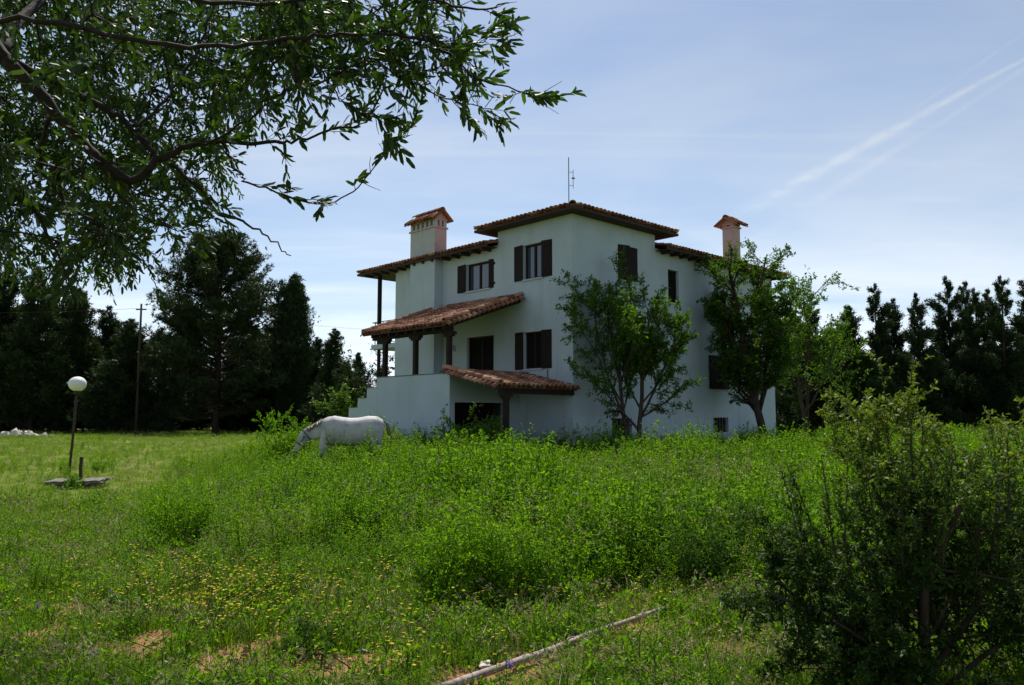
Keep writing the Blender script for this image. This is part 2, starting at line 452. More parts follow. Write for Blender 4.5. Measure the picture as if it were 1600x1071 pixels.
# house-local axes: x = v, y = u
def hp(u, v, z): return (v, u, z)
def hbox(mb, u0, u1, v0, v1, z0, z1): box(mb, v0, v1, u0, u1, z0, z1)
UL, VL = 10.2, 13.45            # main block
TU, TV = 3.70, 4.65             # taller corner block
ZM, ZT = 7.90, 8.48
def wall_sheet(name, axis, rects, holes, depth=0.22, off=0.0, sign=1):
    """wall in plane v=off (axis 'u') or u=off (axis 'v') out of rectangles, with openings and their reveals"""
    mb = MB()
    hs = sorted({r[i] for r in rects + holes for i in (0, 1)}); zs = sorted({r[i] for r in rects + holes for i in (2, 3)})
    P = (lambda a, z, d=0.0: (off + d * sign, a, z)) if axis == 'u' else (lambda a, z, d=0.0: (a, off + d * sign, z))
    for i in range(len(hs) - 1):
        for j in range(len(zs) - 1):
            ca, cz = (hs[i] + hs[i + 1]) / 2, (zs[j] + zs[j + 1]) / 2
            if any(r[0] < ca < r[1] and r[2] < cz < r[3] for r in rects) and not any(r[0] < ca < r[1] and r[2] < cz < r[3] for r in holes):
                mb.add([P(hs[i], zs[j]), P(hs[i + 1], zs[j]), P(hs[i + 1], zs[j + 1]), P(hs[i], zs[j + 1])], [(0, 1, 2, 3)])
    for a0, a1, z0, z1 in holes:
        for (p, q) in (((a0, z0), (a1, z0)), ((a1, z0), (a1, z1)), ((a1, z1), (a0, z1)), ((a0, z1), (a0, z0))):
            mb.add([P(*p), P(*q), P(*q, depth), P(*p, depth)], [(0, 1, 2, 3)])
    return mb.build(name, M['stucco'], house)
WIN_U = [  # on the porch front: u0,u1,z0,z1, kind
    (1.40, 2.35, 6.42, 7.66, 'tall'), (4.15, 5.50, 6.36, 7.40, 'wide'), (1.42, 2.33, 3.24, 4.53, 'closed'), (3.92, 5.45, 2.40, 4.57, 'door')]
WIN_V = [  # on the other front: v0,v1,z0,z1, kind
    (2.42, 3.58, 6.45, 7.72, 'ajar'), (5.45, 6.15, 5.93, 7.20, 'narrow'), (2.60, 3.75, 3.15, 4.45, 'dim'),
    (8.15, 9.60, 2.68, 4.04, 'dim2'), (2.00, 3.10, 0.70, 1.51, 'cellar'), (8.38, 9.50, 0.93, 1.53, 'cellar')]
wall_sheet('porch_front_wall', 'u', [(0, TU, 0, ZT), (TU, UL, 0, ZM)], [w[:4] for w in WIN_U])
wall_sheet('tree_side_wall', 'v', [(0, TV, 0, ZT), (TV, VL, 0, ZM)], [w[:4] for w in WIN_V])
mb = MB()
mb.add([hp(UL, 0, 0), hp(UL, VL, 0), hp(UL, VL, ZM), hp(UL, 0, ZM)], [(0, 1, 2, 3)])
mb.add([hp(0, VL, 0), hp(UL, VL, 0), hp(UL, VL, ZM), hp(0, VL, ZM)], [(0, 1, 2, 3)])
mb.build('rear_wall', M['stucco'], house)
mb = MB()
mb.add([hp(TU, 0, ZM - .3), hp(TU, TV, ZM - .3), hp(TU, TV, ZT), hp(TU, 0, ZT)], [(0, 1, 2, 3)])
mb.add([hp(0, TV, ZM - .3), hp(TU, TV, ZM - .3), hp(TU, TV, ZT), hp(0, TV, ZT)], [(0, 1, 2, 3)])
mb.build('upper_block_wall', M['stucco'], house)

# shutters: a leaf of boards with two battens, hinged at (a, off) and swung by angle
def shutter_leaf(parent, axis, hinge, z0, z1, w, ang, side, out_off):
    """side +1: leaf extends to larger coordinate when ang=0; out_off distance in front of the wall"""
    e = MB()
    nb = max(3, int(round(w / 0.115)))
    bw = w / nb
    for k in range(nb):
        box(e, k * bw + .003, (k + 1) * bw - .003, -.017, .017, z0, z1)
    box(e, .03, w - .03, -.036, -.0172, z0 + .12, z0 + .22)
    box(e, .03, w - .03, -.036, -.0172, z1 - .22, z1 - .12)
    o = e.build('shutter', M['shutter'], parent)
    if axis == 'u':   # along y, outward is -x ; local x -> +-u, local y(-) -> out
        base = math.pi / 2 if side > 0 else -math.pi / 2
        o.location = (-out_off, hinge, 0); o.rotation_euler = (0, 0, base + ang)
    else:             # along x, outward is -y
        base = 0.0 if side > 0 else math.pi
        o.location = (hinge, -out_off, 0); o.rotation_euler = (0, 0, base + ang)
    return o
def window(axis, a0, a1, z0, z1, kind):
    name = {'door': 'porch_door', 'cellar': 'cellar_window'}.get(kind, 'window')
    w = link(name, None, house); w.empty_display_size = 0.2
    d = 0.15
    def pb(mb, x0, x1, dd0, dd1, zz0, zz1):
        if axis == 'u': box(mb, dd0, dd1, x0, x1, zz0, zz1)
        else: box(mb, x0, x1, dd0, dd1, zz0, zz1)
    f = MB(); t = .06
    pb(f, a0 + .002, a0 + t, d - .03, d + .05, z0 + .002, z1 - .002); pb(f, a1 - t, a1 - .002, d - .03, d + .05, z0 + .002, z1 - .002)
    pb(f, a0 + t, a1 - t, d - .03, d + .05, z0 + .002, z0 + t); pb(f, a0 + t, a1 - t, d - .03, d + .05, z1 - t, z1 - .002)
    mid = (a0 + a1) / 2
    if kind in ('tall', 'wide', 'ajar', 'door', 'dim', 'dim2', 'closed'): pb(f, mid - .045, mid + .045, d - .028, d + .048, z0 + t, z1 - t)
    f.build('frame', M['wood'], w)
    panes = [(a0 + t, mid - .045), (mid + .045, a1 - t)] if kind not in ('narrow', 'cellar') else [(a0 + t, a1 - t)]
    for x0, x1 in panes:
        p = MB(); pb(p, x0 + .001, x1 - .001, d + .005, d + .02, z0 + t + .001, z1 - t - .001)
        p.build('pane', M['glass'] if kind in ('tall', 'wide') else M['dark'], w)
    if kind == 'cellar':
        g_ = MB()
        for k in range(5): 
            x = a0 + t + (a1 - a0 - 2 * t) * (k + .5) / 5
            pb(g_, x - .008, x + .008, .05, .066, z0 + .003, z1 - .003)
        g_.build('window_bars', M['metal'], w)
    if kind in ('tall', 'wide', 'ajar', 'narrow', 'closed'):
        s = MB(); pb(s, a0 - .06, a1 + .06, -.05, .12, z0 - .055, z0 - .003); s.build('sill', M['stucco'], w)
    hw = (a1 - a0) / 2
    if axis == 'u':
        if kind == 'tall':
            shutter_leaf(w, 'u', a1, z0 - .02, z1 + .02, hw, R(-7), 1, .05); shutter_leaf(w, 'u', a0, z0 - .02, z1 + .02, hw, R(7), -1, .05)
        if kind == 'wide':
            shutter_leaf(w, 'u', a1, z0 - .02, z1 + .02, hw * .93, R(-7), 1, .05); shutter_leaf(w, 'u', a0, z0 - .02, z1 + .02, hw * .93, R(16), -1, .05)
        if kind == 'closed':
            shutter_leaf(w, 'u', a1, z0 - .02, z1 + .02, hw, R(-7), 1, .05); shutter_leaf(w, 'u', a0, z0 - .02, z1 + .02, hw, R(7), -1, .05)
    else:
        if kind == 'ajar':
            shutter_leaf(w, 'v', a0, z0, z1, hw - .02, R(-14), 1, -.02); shutter_leaf(w, 'v', a1, z0, z1, hw - .02, R(3), -1, -.04)
        if kind in ('dim', 'dim2'):
            shutter_leaf(w, 'v', a0, z0, z1, hw - .02, R(-4), 1, .02); shutter_leaf(w, 'v', a1, z0, z1, hw - .02, R(4), -1, .02)
    return w
for w_ in WIN_U: window('u', *w_)
for w_ in WIN_V: window('v', *w_)

# --- roof tiles
def tile_arrays(r0=.088, r1=.072, L=.42, seg=6, inner=True):
    th = np.linspace(0, math.pi, seg + 1)
    def arc(r, y, dz=0): return np.stack([np.cos(th) * r, np.full(seg + 1, y), np.sin(th) * r * .92 + dz], -1)
    n = seg + 1
    v = np.vstack([arc(r0, 0), arc(r1, L, .0), arc(r0 - .016, 0), arc(r1 - .016, L, 0)])
    q = []
    for i in range(seg):
        q.append((i, i + 1, n + i + 1, n + i)); q.append((2 * n + i, 2 * n + i + 1, i + 1, i))
        if inner: q.append((2 * n + i + 1, 2 * n + i, 3 * n + i, 3 * n + i + 1))
    return v, np.array(q)
TV_, TQ_ = tile_arrays()
tmb = MB(); tmb.add(TV_, TQ_, rnd=0.0)
TILE_MESH = tmb.mesh('roof_tile', M['tile'], True)
rv, rq = tile_arrays(.125, .11, .44, 7)
tmb = MB(); tmb.add(rv, rq, rnd=0.0)
CAP_MESH = tmb.mesh('cap_tile', M['tile'], True)
PITCH_X, PITCH_Y = 0.2, 0.34
def frame(e, s):
    e, s = nrm(e), nrm(s); n = np.cross(e, s)
    return np.stack([e, s, n], 1)
def tile_slope(parent, O, e, s, width, lenf, single=None, name='tile_field'):
    """barrel tiles over a slope; tiles for which single(col,row) is true become objects of their own, the rest one mesh; channels beneath"""
    F = frame(e, s); O = np.asarray(O, float)
    cols = int(width / PITCH_X)
    rest = MB(); nrest = 0; pan = MB()
    for c in range(cols):
        x = (c + .5) * width / cols
        Lc = lenf(x)
        if Lc < .2: continue
        rows = max(1, int(round((Lc - .08) / PITCH_Y)))
        py = Lc / (rows + .15)
        # channel
        th = np.linspace(math.pi, 2 * math.pi, 5); h = width / cols / 2
        for side in ((-1, 1) if c == 0 else (1,)):
            arc = np.stack([np.cos(th) * h * .95, np.sin(th) * h * .55], -1) + [x + side * h, .045]
            vv = []
            for yy in (-.02, Lc):
                for ax, az in arc: vv.append(O + F @ np.array([ax, yy, az]))
            pan.add(vv, [(i, i + 1, 5 + i + 1, 5 + i) for i in range(4)], rnd=RNG.random())
        for r in range(rows):
            y = r * py - .06 + RNG.normal() * .006
            dz = .045 + RNG.normal() * .004
            ang = RNG.normal() * .018; tilt = -.055
            xx = x + RNG.normal() * .006
            if single and single(c, r, cols, rows):
                o = link('roof_tile', TILE_MESH, parent)
                ca, sa = math.cos(ang), math.sin(ang)
                Rm = F @ np.array([[ca, -sa, 0], [sa, ca, 0], [0, 0, 1]]) @ np.array([[1, 0, 0], [0, math.cos(tilt), -math.sin(tilt)], [0, math.sin(tilt), math.cos(tilt)]])
                p = O + F @ np.array([xx, y, dz + .02])
                o.matrix_local = Matrix([list(Rm[0]) + [p[0]], list(Rm[1]) + [p[1]], list(Rm[2]) + [p[2]], [0, 0, 0, 1]])
            else:
                t = TV_.copy(); t[:, 2] += dz + .02 - t[:, 1] * .055
                t[:, 0] += xx; t[:, 1] += y
                rest.add(O + t @ F.T, TQ_, rnd=RNG.random()); nrest += 1
    pn = pan.build('channel_tiles', M['tile'], parent, True); tag(pn, kind='stuff')
    if nrest:
        o = rest.build(name, M['tile'], parent, True); tag(o, kind='stuff')
def cap_row(parent, P0, P1, up=(0, 0, 1), z=.0, step=.36, name='ridge_tile', mesh=None, end=True):
    P0, P1 = np.asarray(P0, float), np.asarray(P1, float)
    L = np.linalg.norm(P1 - P0); s = (P1 - P0) / L
    e = nrm(np.cross(s, up)); F = frame(e, s)
    k = max(1, int(L / step))
    for i in range(k):
        o = link(name, mesh or CAP_MESH, parent)
        y = i * L / k + RNG.normal() * .006
        p = P0 + F @ np.array([RNG.normal() * .005, y, z + .01])
        o.matrix_local = Matrix([list(F[0]) + [p[0]], list(F[1]) + [p[1]], list(F[2]) + [p[2]], [0, 0, 0, 1]])
TAN = math.tan(R(13.0))
def hip_roof(name, u0, u1, v0, v1, ze, thick=.10, tan=TAN, tiles=('v0', 'u0', 'u1', 'v1'), cut=None):
    """hip roof over a rectangle; ze is the underside height at the eave"""
    r = link(name, None, house); r.empty_display_size = .3
    du, dv = u1 - u0, v1 - v0
    half = min(du, dv) / 2; hh = half * tan
    if du <= dv: A, B = (u0 + half, v0 + half), (u0 + half, v1 - half)
    else: A, B = (u0 + half, v0 + half), (u1 - half, v0 + half)
    deck = MB(); z1 = ze + thick
    c = [hp(u0, v0, ze), hp(u1, v0, ze), hp(u1, v1, ze), hp(u0, v1, ze)]
    ct = [hp(u0, v0, z1), hp(u1, v0, z1), hp(u1, v1, z1), hp(u0, v1, z1)]
    a = hp(A[0], A[1], z1 + hh); b = hp(B[0], B[1], z1 + hh)
    vs = c + ct + [a, b]
    q = [(0, 3, 2, 1), (0, 1, 5, 4), (1, 2, 6, 5), (2, 3, 7, 6), (3, 0, 4, 7)]
    t = []
    if du <= dv: t += [(4, 5, 8), (6, 7, 9)]; q += [(5, 6, 9, 8), (7, 4, 8, 9)]
    else: t += [(7, 4, 8), (5, 6, 9)]; q += [(4, 5, 9, 8), (6, 7, 8, 9)]
    if not cut: deck.add(vs, q, t)
    else:      # leave out the part taken up by the taller block
        us = sorted(set(np.linspace(u0, u1, 26)) | {cut[0]}); vs_ = sorted(set(np.linspace(v0, v1, 28)) | {cut[1]})
        ht = lambda u, v: z1 + tan * min(u - u0, u1 - u, v - v0, v1 - v)
        for i in range(len(us) - 1):
            for j in range(len(vs_) - 1):
                if (us[i] + us[i + 1]) / 2 < cut[0] and (vs_[j] + vs_[j + 1]) / 2 < cut[1]: continue
                c4 = [(us[i], vs_[j]), (us[i + 1], vs_[j]), (us[i + 1], vs_[j + 1]), (us[i], vs_[j + 1])]
                deck.add([hp(a_, b_, ze) for a_, b_ in c4] + [hp(a_, b_, ht(a_, b_)) for a_, b_ in c4], [(0, 3, 2, 1), (4, 5, 6, 7)])
        for p_, q_ in (((cut[0] + .01, v0), (u1, v0)), ((u1, v0), (u1, v1)), ((u1, v1), (u0, v1)), ((u0, v1), (u0, cut[1] + .01))):
            deck.add([hp(*p_, ze), hp(*q_, ze), hp(*q_, z1), hp(*p_, z1)], [(0, 1, 2, 3)])
    deck.build('roof_deck', M['soffit'], r)
    # exposed rafter ends under the eaves
    sl = math.sqrt(1 + tan * tan)
    def lf(w): return lambda x: min(x, w - x, half) * sl + .02
    cs, sn = 1 / sl, tan / sl
    lip = z1 + .002
    def lcut(w, lo, hi):
        g_ = lf(w)
        return lambda x: 0 if (cut and lo < x < hi) else g_(x)
    if 'v0' in tiles: tile_slope(r, hp(u1, v0, lip), (0, -1, 0), (cs, 0, sn), du, lcut(du, u1 - cut[0] if cut else 0, 99))
    if 'v1' in tiles: tile_slope(r, hp(u0, v1, lip), (0, 1, 0), (-cs, 0, sn), du, lf(du))
    if 'u0' in tiles: tile_slope(r, hp(u0, v0, lip), (1, 0, 0), (0, cs, sn), dv, lcut(dv, -1, cut[1] - v0 if cut else 0))
    if 'u1' in tiles: tile_slope(r, hp(u1, v1, lip), (-1, 0, 0), (0, -cs, sn), dv, lf(dv))
    for (cu, cv), apex in (((u0, v0), a), ((u1, v0), b if du > dv else a), ((u1, v1), b), ((u0, v1), a if du > dv else b)):
        P0 = np.array(hp(cu, cv, lip + .05)); P1 = np.array(apex) + [0, 0, .07]
        if cut and cu == u0 and cv == v0: P0 = P0 + (P1 - P0) * ((max(cut) + .3 - u0) / half)
        cap_row(r, P0, P1)
    cap_row(r, np.array(a) + [0, 0, .07], np.array(b) + [0, 0, .07])
    return r
hip_roof('main_roof', -.52, 12.45, -.52, 14.0, ZM - .10, .09, cut=(TU, TV))
hip_roof('upper_roof', -.52, TU + .75, -.52, TV + .80, ZT - .08, .09)
# eave boards and rafter ends
def rafters(parent, axis, a0, a1, off, z, inward, step=.6):
    mb = MB(); a = a0 + .2
    while a < a1:
        if axis == 'u': hbox(mb, a - .04, a + .04, off, off + inward, z - .09, z - .002)
        else: hbox(mb, off, off + inward, a - .04, a + .04, z - .09, z - .002)
        a += step
    return mb.build('rafter_ends', M['soffit'], parent)
rafters(house, 'u', TU + .2, 12.3, -.49, ZM - .10, .48)
rafters(house, 'v', TV + .2, 13.6, -.49, ZM - .10, .48)

# --- chimney breast and chimneys
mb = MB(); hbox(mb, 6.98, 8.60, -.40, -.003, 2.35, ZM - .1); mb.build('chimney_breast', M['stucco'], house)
def chimney(u0, u1, v0, v1, z0, zb, zs, zr, along, mats, slots_u, slots_v, ov=.14):
    c = link('chimney', None, house); c.empty_display_size = .2
    mb = MB()
    sh = MB()
    # shaft with separately coloured faces where the render differs
    hbox(sh, u0, u1, v0, v1, z0, zb); sh.build('shaft', mats[0], c)
    if len(mats) > 1:
        f = MB(); hbox(f, u0, u1, v0 - .004, v0 - .001, z0, zb - .001); f.build('weathered_face', mats[1], c)
    b = MB(); hbox(b, u0 - .05, u1 + .05, v0 - .05, v1 + .05, zb, zb + .07); b.build('belt_course', mats[0], c)
    core = MB(); hbox(core, u0 + .16, u1 - .16, v0 + .16, v1 - .16, zb + .07, zs); core.build('flue', M['dark'], c)
    p = MB()
    def piers(n, lo, hi): 
        w = (hi - lo) / (2 * n + 1)
        return [(lo + 2 * k * w, lo + (2 * k + 1) * w) for k in range(n + 1)]
    for a, b_ in piers(slots_u, u0, u1):
        for vv in ((v0, v0 + .15), (v1 - .15, v1)): 
            q_ = MB(); hbox(q_, a, b_, vv[0], vv[1], zb + .07, zs); q_.build('pier', mats[-1], c)
    for a, b_ in piers(slots_v, v0, v1)[1:-1]:
        for uu in ((u0, u0 + .15), (u1 - .15, u1)):
            q_ = MB(); hbox(q_, uu[0], uu[1], a, b_, zb + .07, zs); q_.build('pier', mats[0], c)
    hd = MB(); hbox(hd, u0 - .01, u1 + .01, v0 - .01, v1 + .01, zs, zs + .10); hd.build('lintel_band', mats[0], c)
    # gabled cap
    cap = MB(); zc = zs + .10
    if along == 'u':
        vm = (v0 + v1) / 2
        cap.add([hp(u0, v0, zc), hp(u0, v1, zc), hp(u0, vm, zr), hp(u1, v0, zc), hp(u1, v1, zc), hp(u1, vm, zr)], [(0, 3, 5, 2), (1, 2, 5, 4), (0, 1, 4, 3)], [(0, 2, 1), (3, 4, 5)])
        cap.build('gable', mats[0], c)
        sl = np.array([vm - v0 + ov, 0, (zr - zc) / (vm - v0) * (vm - v0 + ov)])
        L = np.linalg.norm(sl)
        dz = sl[2] - (zr - zc)
        tile_slope(c, hp(u1 + ov, v0 - ov, zc - dz + .01), (0, -1, 0), sl, u1 - u0 + 2 * ov, lambda x: L)
        tile_slope(c, hp(u0 - ov, v1 + ov, zc - dz + .01), (0, 1, 0), sl * [-1, 1, 1], u1 - u0 + 2 * ov, lambda x: L)
        cap_row(c, hp(u0 - ov - .02, vm, zr + .05), hp(u1 + ov, vm, zr + .05))
    else:
        um = (u0 + u1) / 2
        cap.add([hp(u0, v0, zc), hp(u1, v0, zc), hp(um, v0, zr), hp(u0, v1, zc), hp(u1, v1, zc), hp(um, v1, zr)], [(0, 3, 5, 2), (1, 2, 5, 4), (0, 1, 4, 3)], [(0, 2, 1), (3, 4, 5)])
        cap.build('gable', mats[0], c)
        sl = np.array([0, um - u0 + ov, (zr - zc) / (um - u0) * (um - u0 + ov)])
        L = np.linalg.norm(sl); dz = sl[2] - (zr - zc)
        tile_slope(c, hp(u0 - ov, v0 - ov, zc - dz + .01), (1, 0, 0), sl, v1 - v0 + 2 * ov, lambda x: L)
        tile_slope(c, hp(u1 + ov, v1 + ov, zc - dz + .01), (-1, 0, 0), sl * [1, -1, 1], v1 - v0 + 2 * ov, lambda x: L)
        cap_row(c, hp(um, v0 - ov - .02, zr + .05), hp(um, v1 + ov, zr + .05))
    return c
tag(chimney(6.99, 8.61, -.40, .20, 7.75, 9.10, 9.42, 9.78, 'u', [M['pink'], M['chimgrey']], 5, 2), 'broad pink and grey chimney with a row of square vents')
tag(chimney(.80, 1.38, 11.68, 12.20, 7.9, 10.02, 10.16, 10.44, 'v', [M['pink']], 1, 1, .22), 'slim pink chimney with a tiled gabled cap')

# --- terrace with solid parapet, stair walls
TF, TR_, TLF = -3.2, 2.52, 6.72   # front plane, right end, left end of the level part
mb = MB()
hbox(mb, TR_, TLF, TF, TF + .20, 0, 2.98)
mb.build('terrace_wall', M['stucco'], house)
mb = MB()
# side wall towards the garage corner, with the opening
for (v0, v1, z0, z1) in ((TF + .201, -2.98, 0, 2.98), (-2.98, -.75, 2.04, 2.98), (-.75, -.003, 0, 2.98)):
    hbox(mb, TR_ + .001, TR_ + .2, v0, v1, z0, z1)
mb.build('terrace_side_wall', M['stucco'], house)
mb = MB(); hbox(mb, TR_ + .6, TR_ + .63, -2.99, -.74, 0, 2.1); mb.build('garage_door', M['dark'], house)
mb = MB(); hbox(mb, TR_ + .201, TLF, TF + .201, -.003, 2.16, 2.30); mb.build('terrace_floor', M['concrete'], house)
steps = [(TLF, 7.38, 2.62), (7.38, 7.98, 2.25), (7.98, 8.60, 1.90), (8.60, 9.2, 1.52), (9.2, 9.8, 1.15)]
mb = MB()
for a, b, z in steps: hbox(mb, a + .0005, b, TF + .001, TF + .20, 0, z)
mb.build('stair_wall', M['stucco'], house)
for k in range(13):
    a = TLF + k * .27
    z = 2.30 - (k + 1) * .165
    s_ = MB(); hbox(s_, a + .001, a + .27, TF + .201, -.60, 0, max(.05, z)); s_.build('step', M['concrete'], house)
cop = MB(); hbox(cop, TR_ - .015, TLF + .01, TF - .015, TF + .215, 2.981, 3.01); cop.build('coping', M['concrete'], house)
for a, b, z in steps:
    cop = MB(); hbox(cop, a + .012, b + .01, TF - .014, TF + .214, z + .001, z + .025); cop.build('coping', M['concrete'], house)

# --- porch roof above the terrace
porch = link('porch_roof', None, house)
PE, PZ, PW = -3.52, 4.50, 5.74      # eave line v, underside height at the eave and at the wall
pu0, pu1 = 2.42, 7.20
sl = np.array([-PE - .02, 0, PW - PZ]); PL = np.linalg.norm(sl)
dk = MB()
for uu0, uu1 in ((pu0, pu1),):
    dk.add([hp(uu0, PE, PZ), hp(uu1, PE, PZ), hp(uu1, -.02, PW), hp(uu0, -.02, PW), hp(uu0, PE, PZ + .05), hp(uu1, PE, PZ + .05), hp(uu1, -.02, PW + .05), hp(uu0, -.02, PW + .05)],
           [(0, 3, 2, 1), (4, 5, 6, 7), (0, 1, 5, 4), (1, 2, 6, 5), (2, 3, 7, 6), (3, 0, 4, 7)])
dk.build('roof_deck', M['soffit'], porch)
tile_slope(porch, hp(pu1, PE, PZ + .055), (0, -1, 0), sl, pu1 - pu0, lambda x: PL, single=lambda c, r, C_, R_: r < 7)
def verge(parent, P0, P1, side, n_up, drop=.20):
    """cap row up the sloping edge and a row of short tiles hanging over it"""
    cap_row(parent, np.asarray(P0) + [0, 0, .09], np.asarray(P1) + [0, 0, .09], n_up, name='cap_tile')
    P0, P1 = np.asarray(P0, float), np.asarray(P1, float)
    L = np.linalg.norm(P1 - P0); s = (P1 - P0) / L
    down = nrm(np.asarray(side, float) + np.array([0, 0, -.55]))
    e = s - down * np.dot(s, down); e = nrm(e)
    k = int(L / .22)
    for i in range(k):
        o = link('verge_tile', VERGE_MESH, parent)
        # tile local y runs up, so it points against "down"
        F = frame(e if np.cross(e, -down)[2] > 0 else -e, -down)
        p = P0 + s * ((i + .5) * L / k) + down * .30 + np.array([0, 0, .075])
        o.matrix_local = Matrix([list(F[0]) + [p[0]], list(F[1]) + [p[1]], list(F[2]) + [p[2]], [0, 0, 0, 1]])
vv_, vq_ = tile_arrays(.082, .074, .32)
tmb = MB(); tmb.add(vv_, vq_, rnd=0.0); VERGE_MESH = tmb.mesh('verge_tile', M['tile'], True)
verge(porch, hp(pu0 + .02, PE, PZ + .06), hp(pu0 + .02, -.05, PW + .06), (0, -1, 0), (0, 0, 1))
verge(porch, hp(pu1 - .02, PE, PZ + .06), hp(pu1 - .02, -.05, PW + .06), (0, 1, 0), (0, 0, 1))
# flashing tiles along the wall
cap_row(porch, hp(pu1, -.08, PW + .10), hp(pu0, -.08, PW + .10), name='wall_ridge_tile')
bm_ = MB(); hbox(bm_, pu0 + .12, pu1 - .10, TF + .02, TF + .18, 4.36, 4.54); bm_.build('beam', M['wood'], porch)
rf = MB(); a = pu0 + .1
while a < pu1 - .05:
    # sloping rafters
    c0, c1 = a - .04, a + .04
    sz = lambda v: PZ + (v - PE) / (-PE) * (PW - PZ)
    P = []
    for (v, dz) in ((PE + .03, -.11), (-.03, -.11), (-.03, -.004), (PE + .03, -.004)):
        P += [hp(c0, v, sz(v) + dz), hp(c1, v, sz(v) + dz)]
    rf.add(P, [(0, 1, 3, 2), (2, 3, 5, 4), (4, 5, 7, 6), (6, 7, 1, 0), (0, 2, 4, 6), (1, 7, 5, 3)])
    a += .52
rf.build('rafters', M['wood'], porch)
for pu in (2.68, 4.52, 6.36):
    p = MB(); hbox(p, pu - .075, pu + .075, TF + .025, TF + .175, 3.011, 4.20)
    post = p.build('post', M['wood'], house)
    k = MB(); hbox(k, pu - .30, pu + .30, TF + .02, TF + .18, 4.27, 4.359); hbox(k, pu - .20, pu + .20, TF + .022, TF + .178, 4.2, 4.268)
    k.build('bracket', M['wood'], post)
tl = MB(); hbox(tl, 2.56, 2.60, TF + .19, TF + .30, 3.72, 3.92); tl.build('wall_lamp', M['metal'], house)

# --- lower roof over the garage corner
low_r = link('garage_roof', None, house)
LE, LZ, LW = -.16, 2.42, 3.00       # eave line u, underside at the eave, at the terrace wall
lv0, lv1 = -3.42, 0.06
sl2 = np.array([0, TR_ - LE, LW - LZ]); LL = np.linalg.norm(sl2)
dk = MB()
dk.add([hp(LE, lv0, LZ), hp(TR_ - .02, lv0, LW), hp(TR_ - .02, -.004, LW), hp(LE, -.004, LZ), hp(LE, lv0, LZ + .05), hp(TR_ - .02, lv0, LW + .05), hp(TR_ - .02, -.004, LW + .05), hp(LE, -.004, LZ + .05)], BOXQ)
dk.build('roof_deck', M['soffit'], low_r)
tile_slope(low_r, hp(LE, lv0, LZ + .055), (1, 0, 0), sl2, lv1 - lv0, lambda x: LL, single=lambda c, r, C_, R_: True)
verge(low_r, hp(LE, lv0 + .02, LZ + .06), hp(TR_ - .04, lv0 + .02, LW + .06), (-1, 0, 0), (0, 0, 1))
bm_ = MB(); hbox(bm_, -.06, .10, lv0 + .15, -.01, 2.27, 2.43); bm_.build('beam', M['wood'], low_r)
p = MB(); hbox(p, -.055, .095, -3.10, -2.95, 0, 2.10); post = p.build('post', M['wood'], house)
k = MB(); hbox(k, -.056, .096, -3.25, -2.80, 2.18, 2.269); hbox(k, -.054, .094, -3.16, -2.89, 2.10, 2.179); k.build('bracket', M['wood'], post)

# --- balcony at the far end
bal = link('balcony', None, house)
mb = MB(); hbox(mb, UL + .003, 12.05, .02, 9.0, 4.52, 4.72); mb.build('slab', M['stucco'], bal)
mb = MB()
for z in (4.95, 5.2, 5.45, 5.70):
    hbox(mb, 12.0, 12.04, .05, 9.0, z, z + .03); hbox(mb, UL + .01, 12.04, .05, .09, z, z + .03)
for k in range(3): hbox(mb, UL + .4 + k * .6, UL + .43 + k * .6, .055, .085, 4.72, 5.72)
mb.build('railing', M['wood'], bal)
for v in (.18, 4.5, 8.9):
    p = MB(); hbox(p, 11.60, 11.74, v - .07, v + .07, 4.72, ZM - .104); p.build('post', M['wood'], house)
    p = MB(); hbox(p, 11.62, 11.72, v - .06, v + .06, 0, 4.52); p.build('post', M['wood'], house)
# --- aerial
ae = MB(); tube(ae, [hp(1.5, 1.5, 8.9), hp(1.5, 1.5, 11.05)], .018, 6); aer = ae.build('antenna', M['metal'], house)
ae = MB()
tube(ae, [hp(1.5, 1.5, 10.5), hp(1.42, 1.65, 10.5)], .010, 5); tube(ae, [hp(1.5, 1.5, 10.0), hp(1.42, 1.65, 10.0)], .010, 5)
tube(ae, [hp(1.42, 1.65, 9.9), hp(1.42, 1.65, 10.6)], .012, 5)
tube(ae, [hp(1.38, 1.70, 10.28), hp(1.44, 1.60, 10.28)], .03, 6)
ae.build('dipole', M['metal'], aer)
# drain pipe on the porch front
ae = MB(); tube(ae, [hp(1.15, -.03, 3.18), hp(1.15, -.03, 2.9)], .02, 6); ae.build('drain_pipe', M['metal'], house)

# ------------------------------------------------------------------ foliage colours
M['weed'] = leaf_mat('weed_leaf', [(0.0, (0.048, 0.125, 0.007)), (0.5, (0.115, 0.255, 0.010)), (1.0, (0.250, 0.400, 0.022))], 0.50, (1.25, 1.25, 0.30), 0.6, 0.12, 0.35)
M['weed_dark'] = leaf_mat('dark_weed_leaf', [(0.0, (0.030, 0.075, 0.012)), (1.0, (0.075, 0.150, 0.022))], 0.42, (1.2, 1.25, 0.4), 0.6, 0.15)
M['grass'] = leaf_mat('grass_blade', [(0.0, (0.075, 0.155, 0.010)), (0.6, (0.135, 0.235, 0.016)), (1.0, (0.270, 0.290, 0.050))], 0.48, (1.2, 1.2, 0.35), 0.6, 0.12, 0.4)
M['seedgrass'] = leaf_mat('seed_grass', [(0.0, (0.085, 0.155, 0.022)), (1.0, (0.21, 0.27, 0.065))], 0.4, (1.15, 1.15, 0.5), 0.6, 0.2)
M['clover'] = leaf_mat('ground_cover_leaf', [(0.0, (0.055, 0.140, 0.010)), (1.0, (0.125, 0.250, 0.018))], 0.42, (1.2, 1.25, 0.35), 0.55, 0.15)
M['yellow'] = leaf_mat('yellow_petal', [(0.0, (0.55, 0.45, 0.02)), (1.0, (0.75, 0.62, 0.04))], 0.3, (1.1, 1.0, 0.5), 0.6, 0.2)
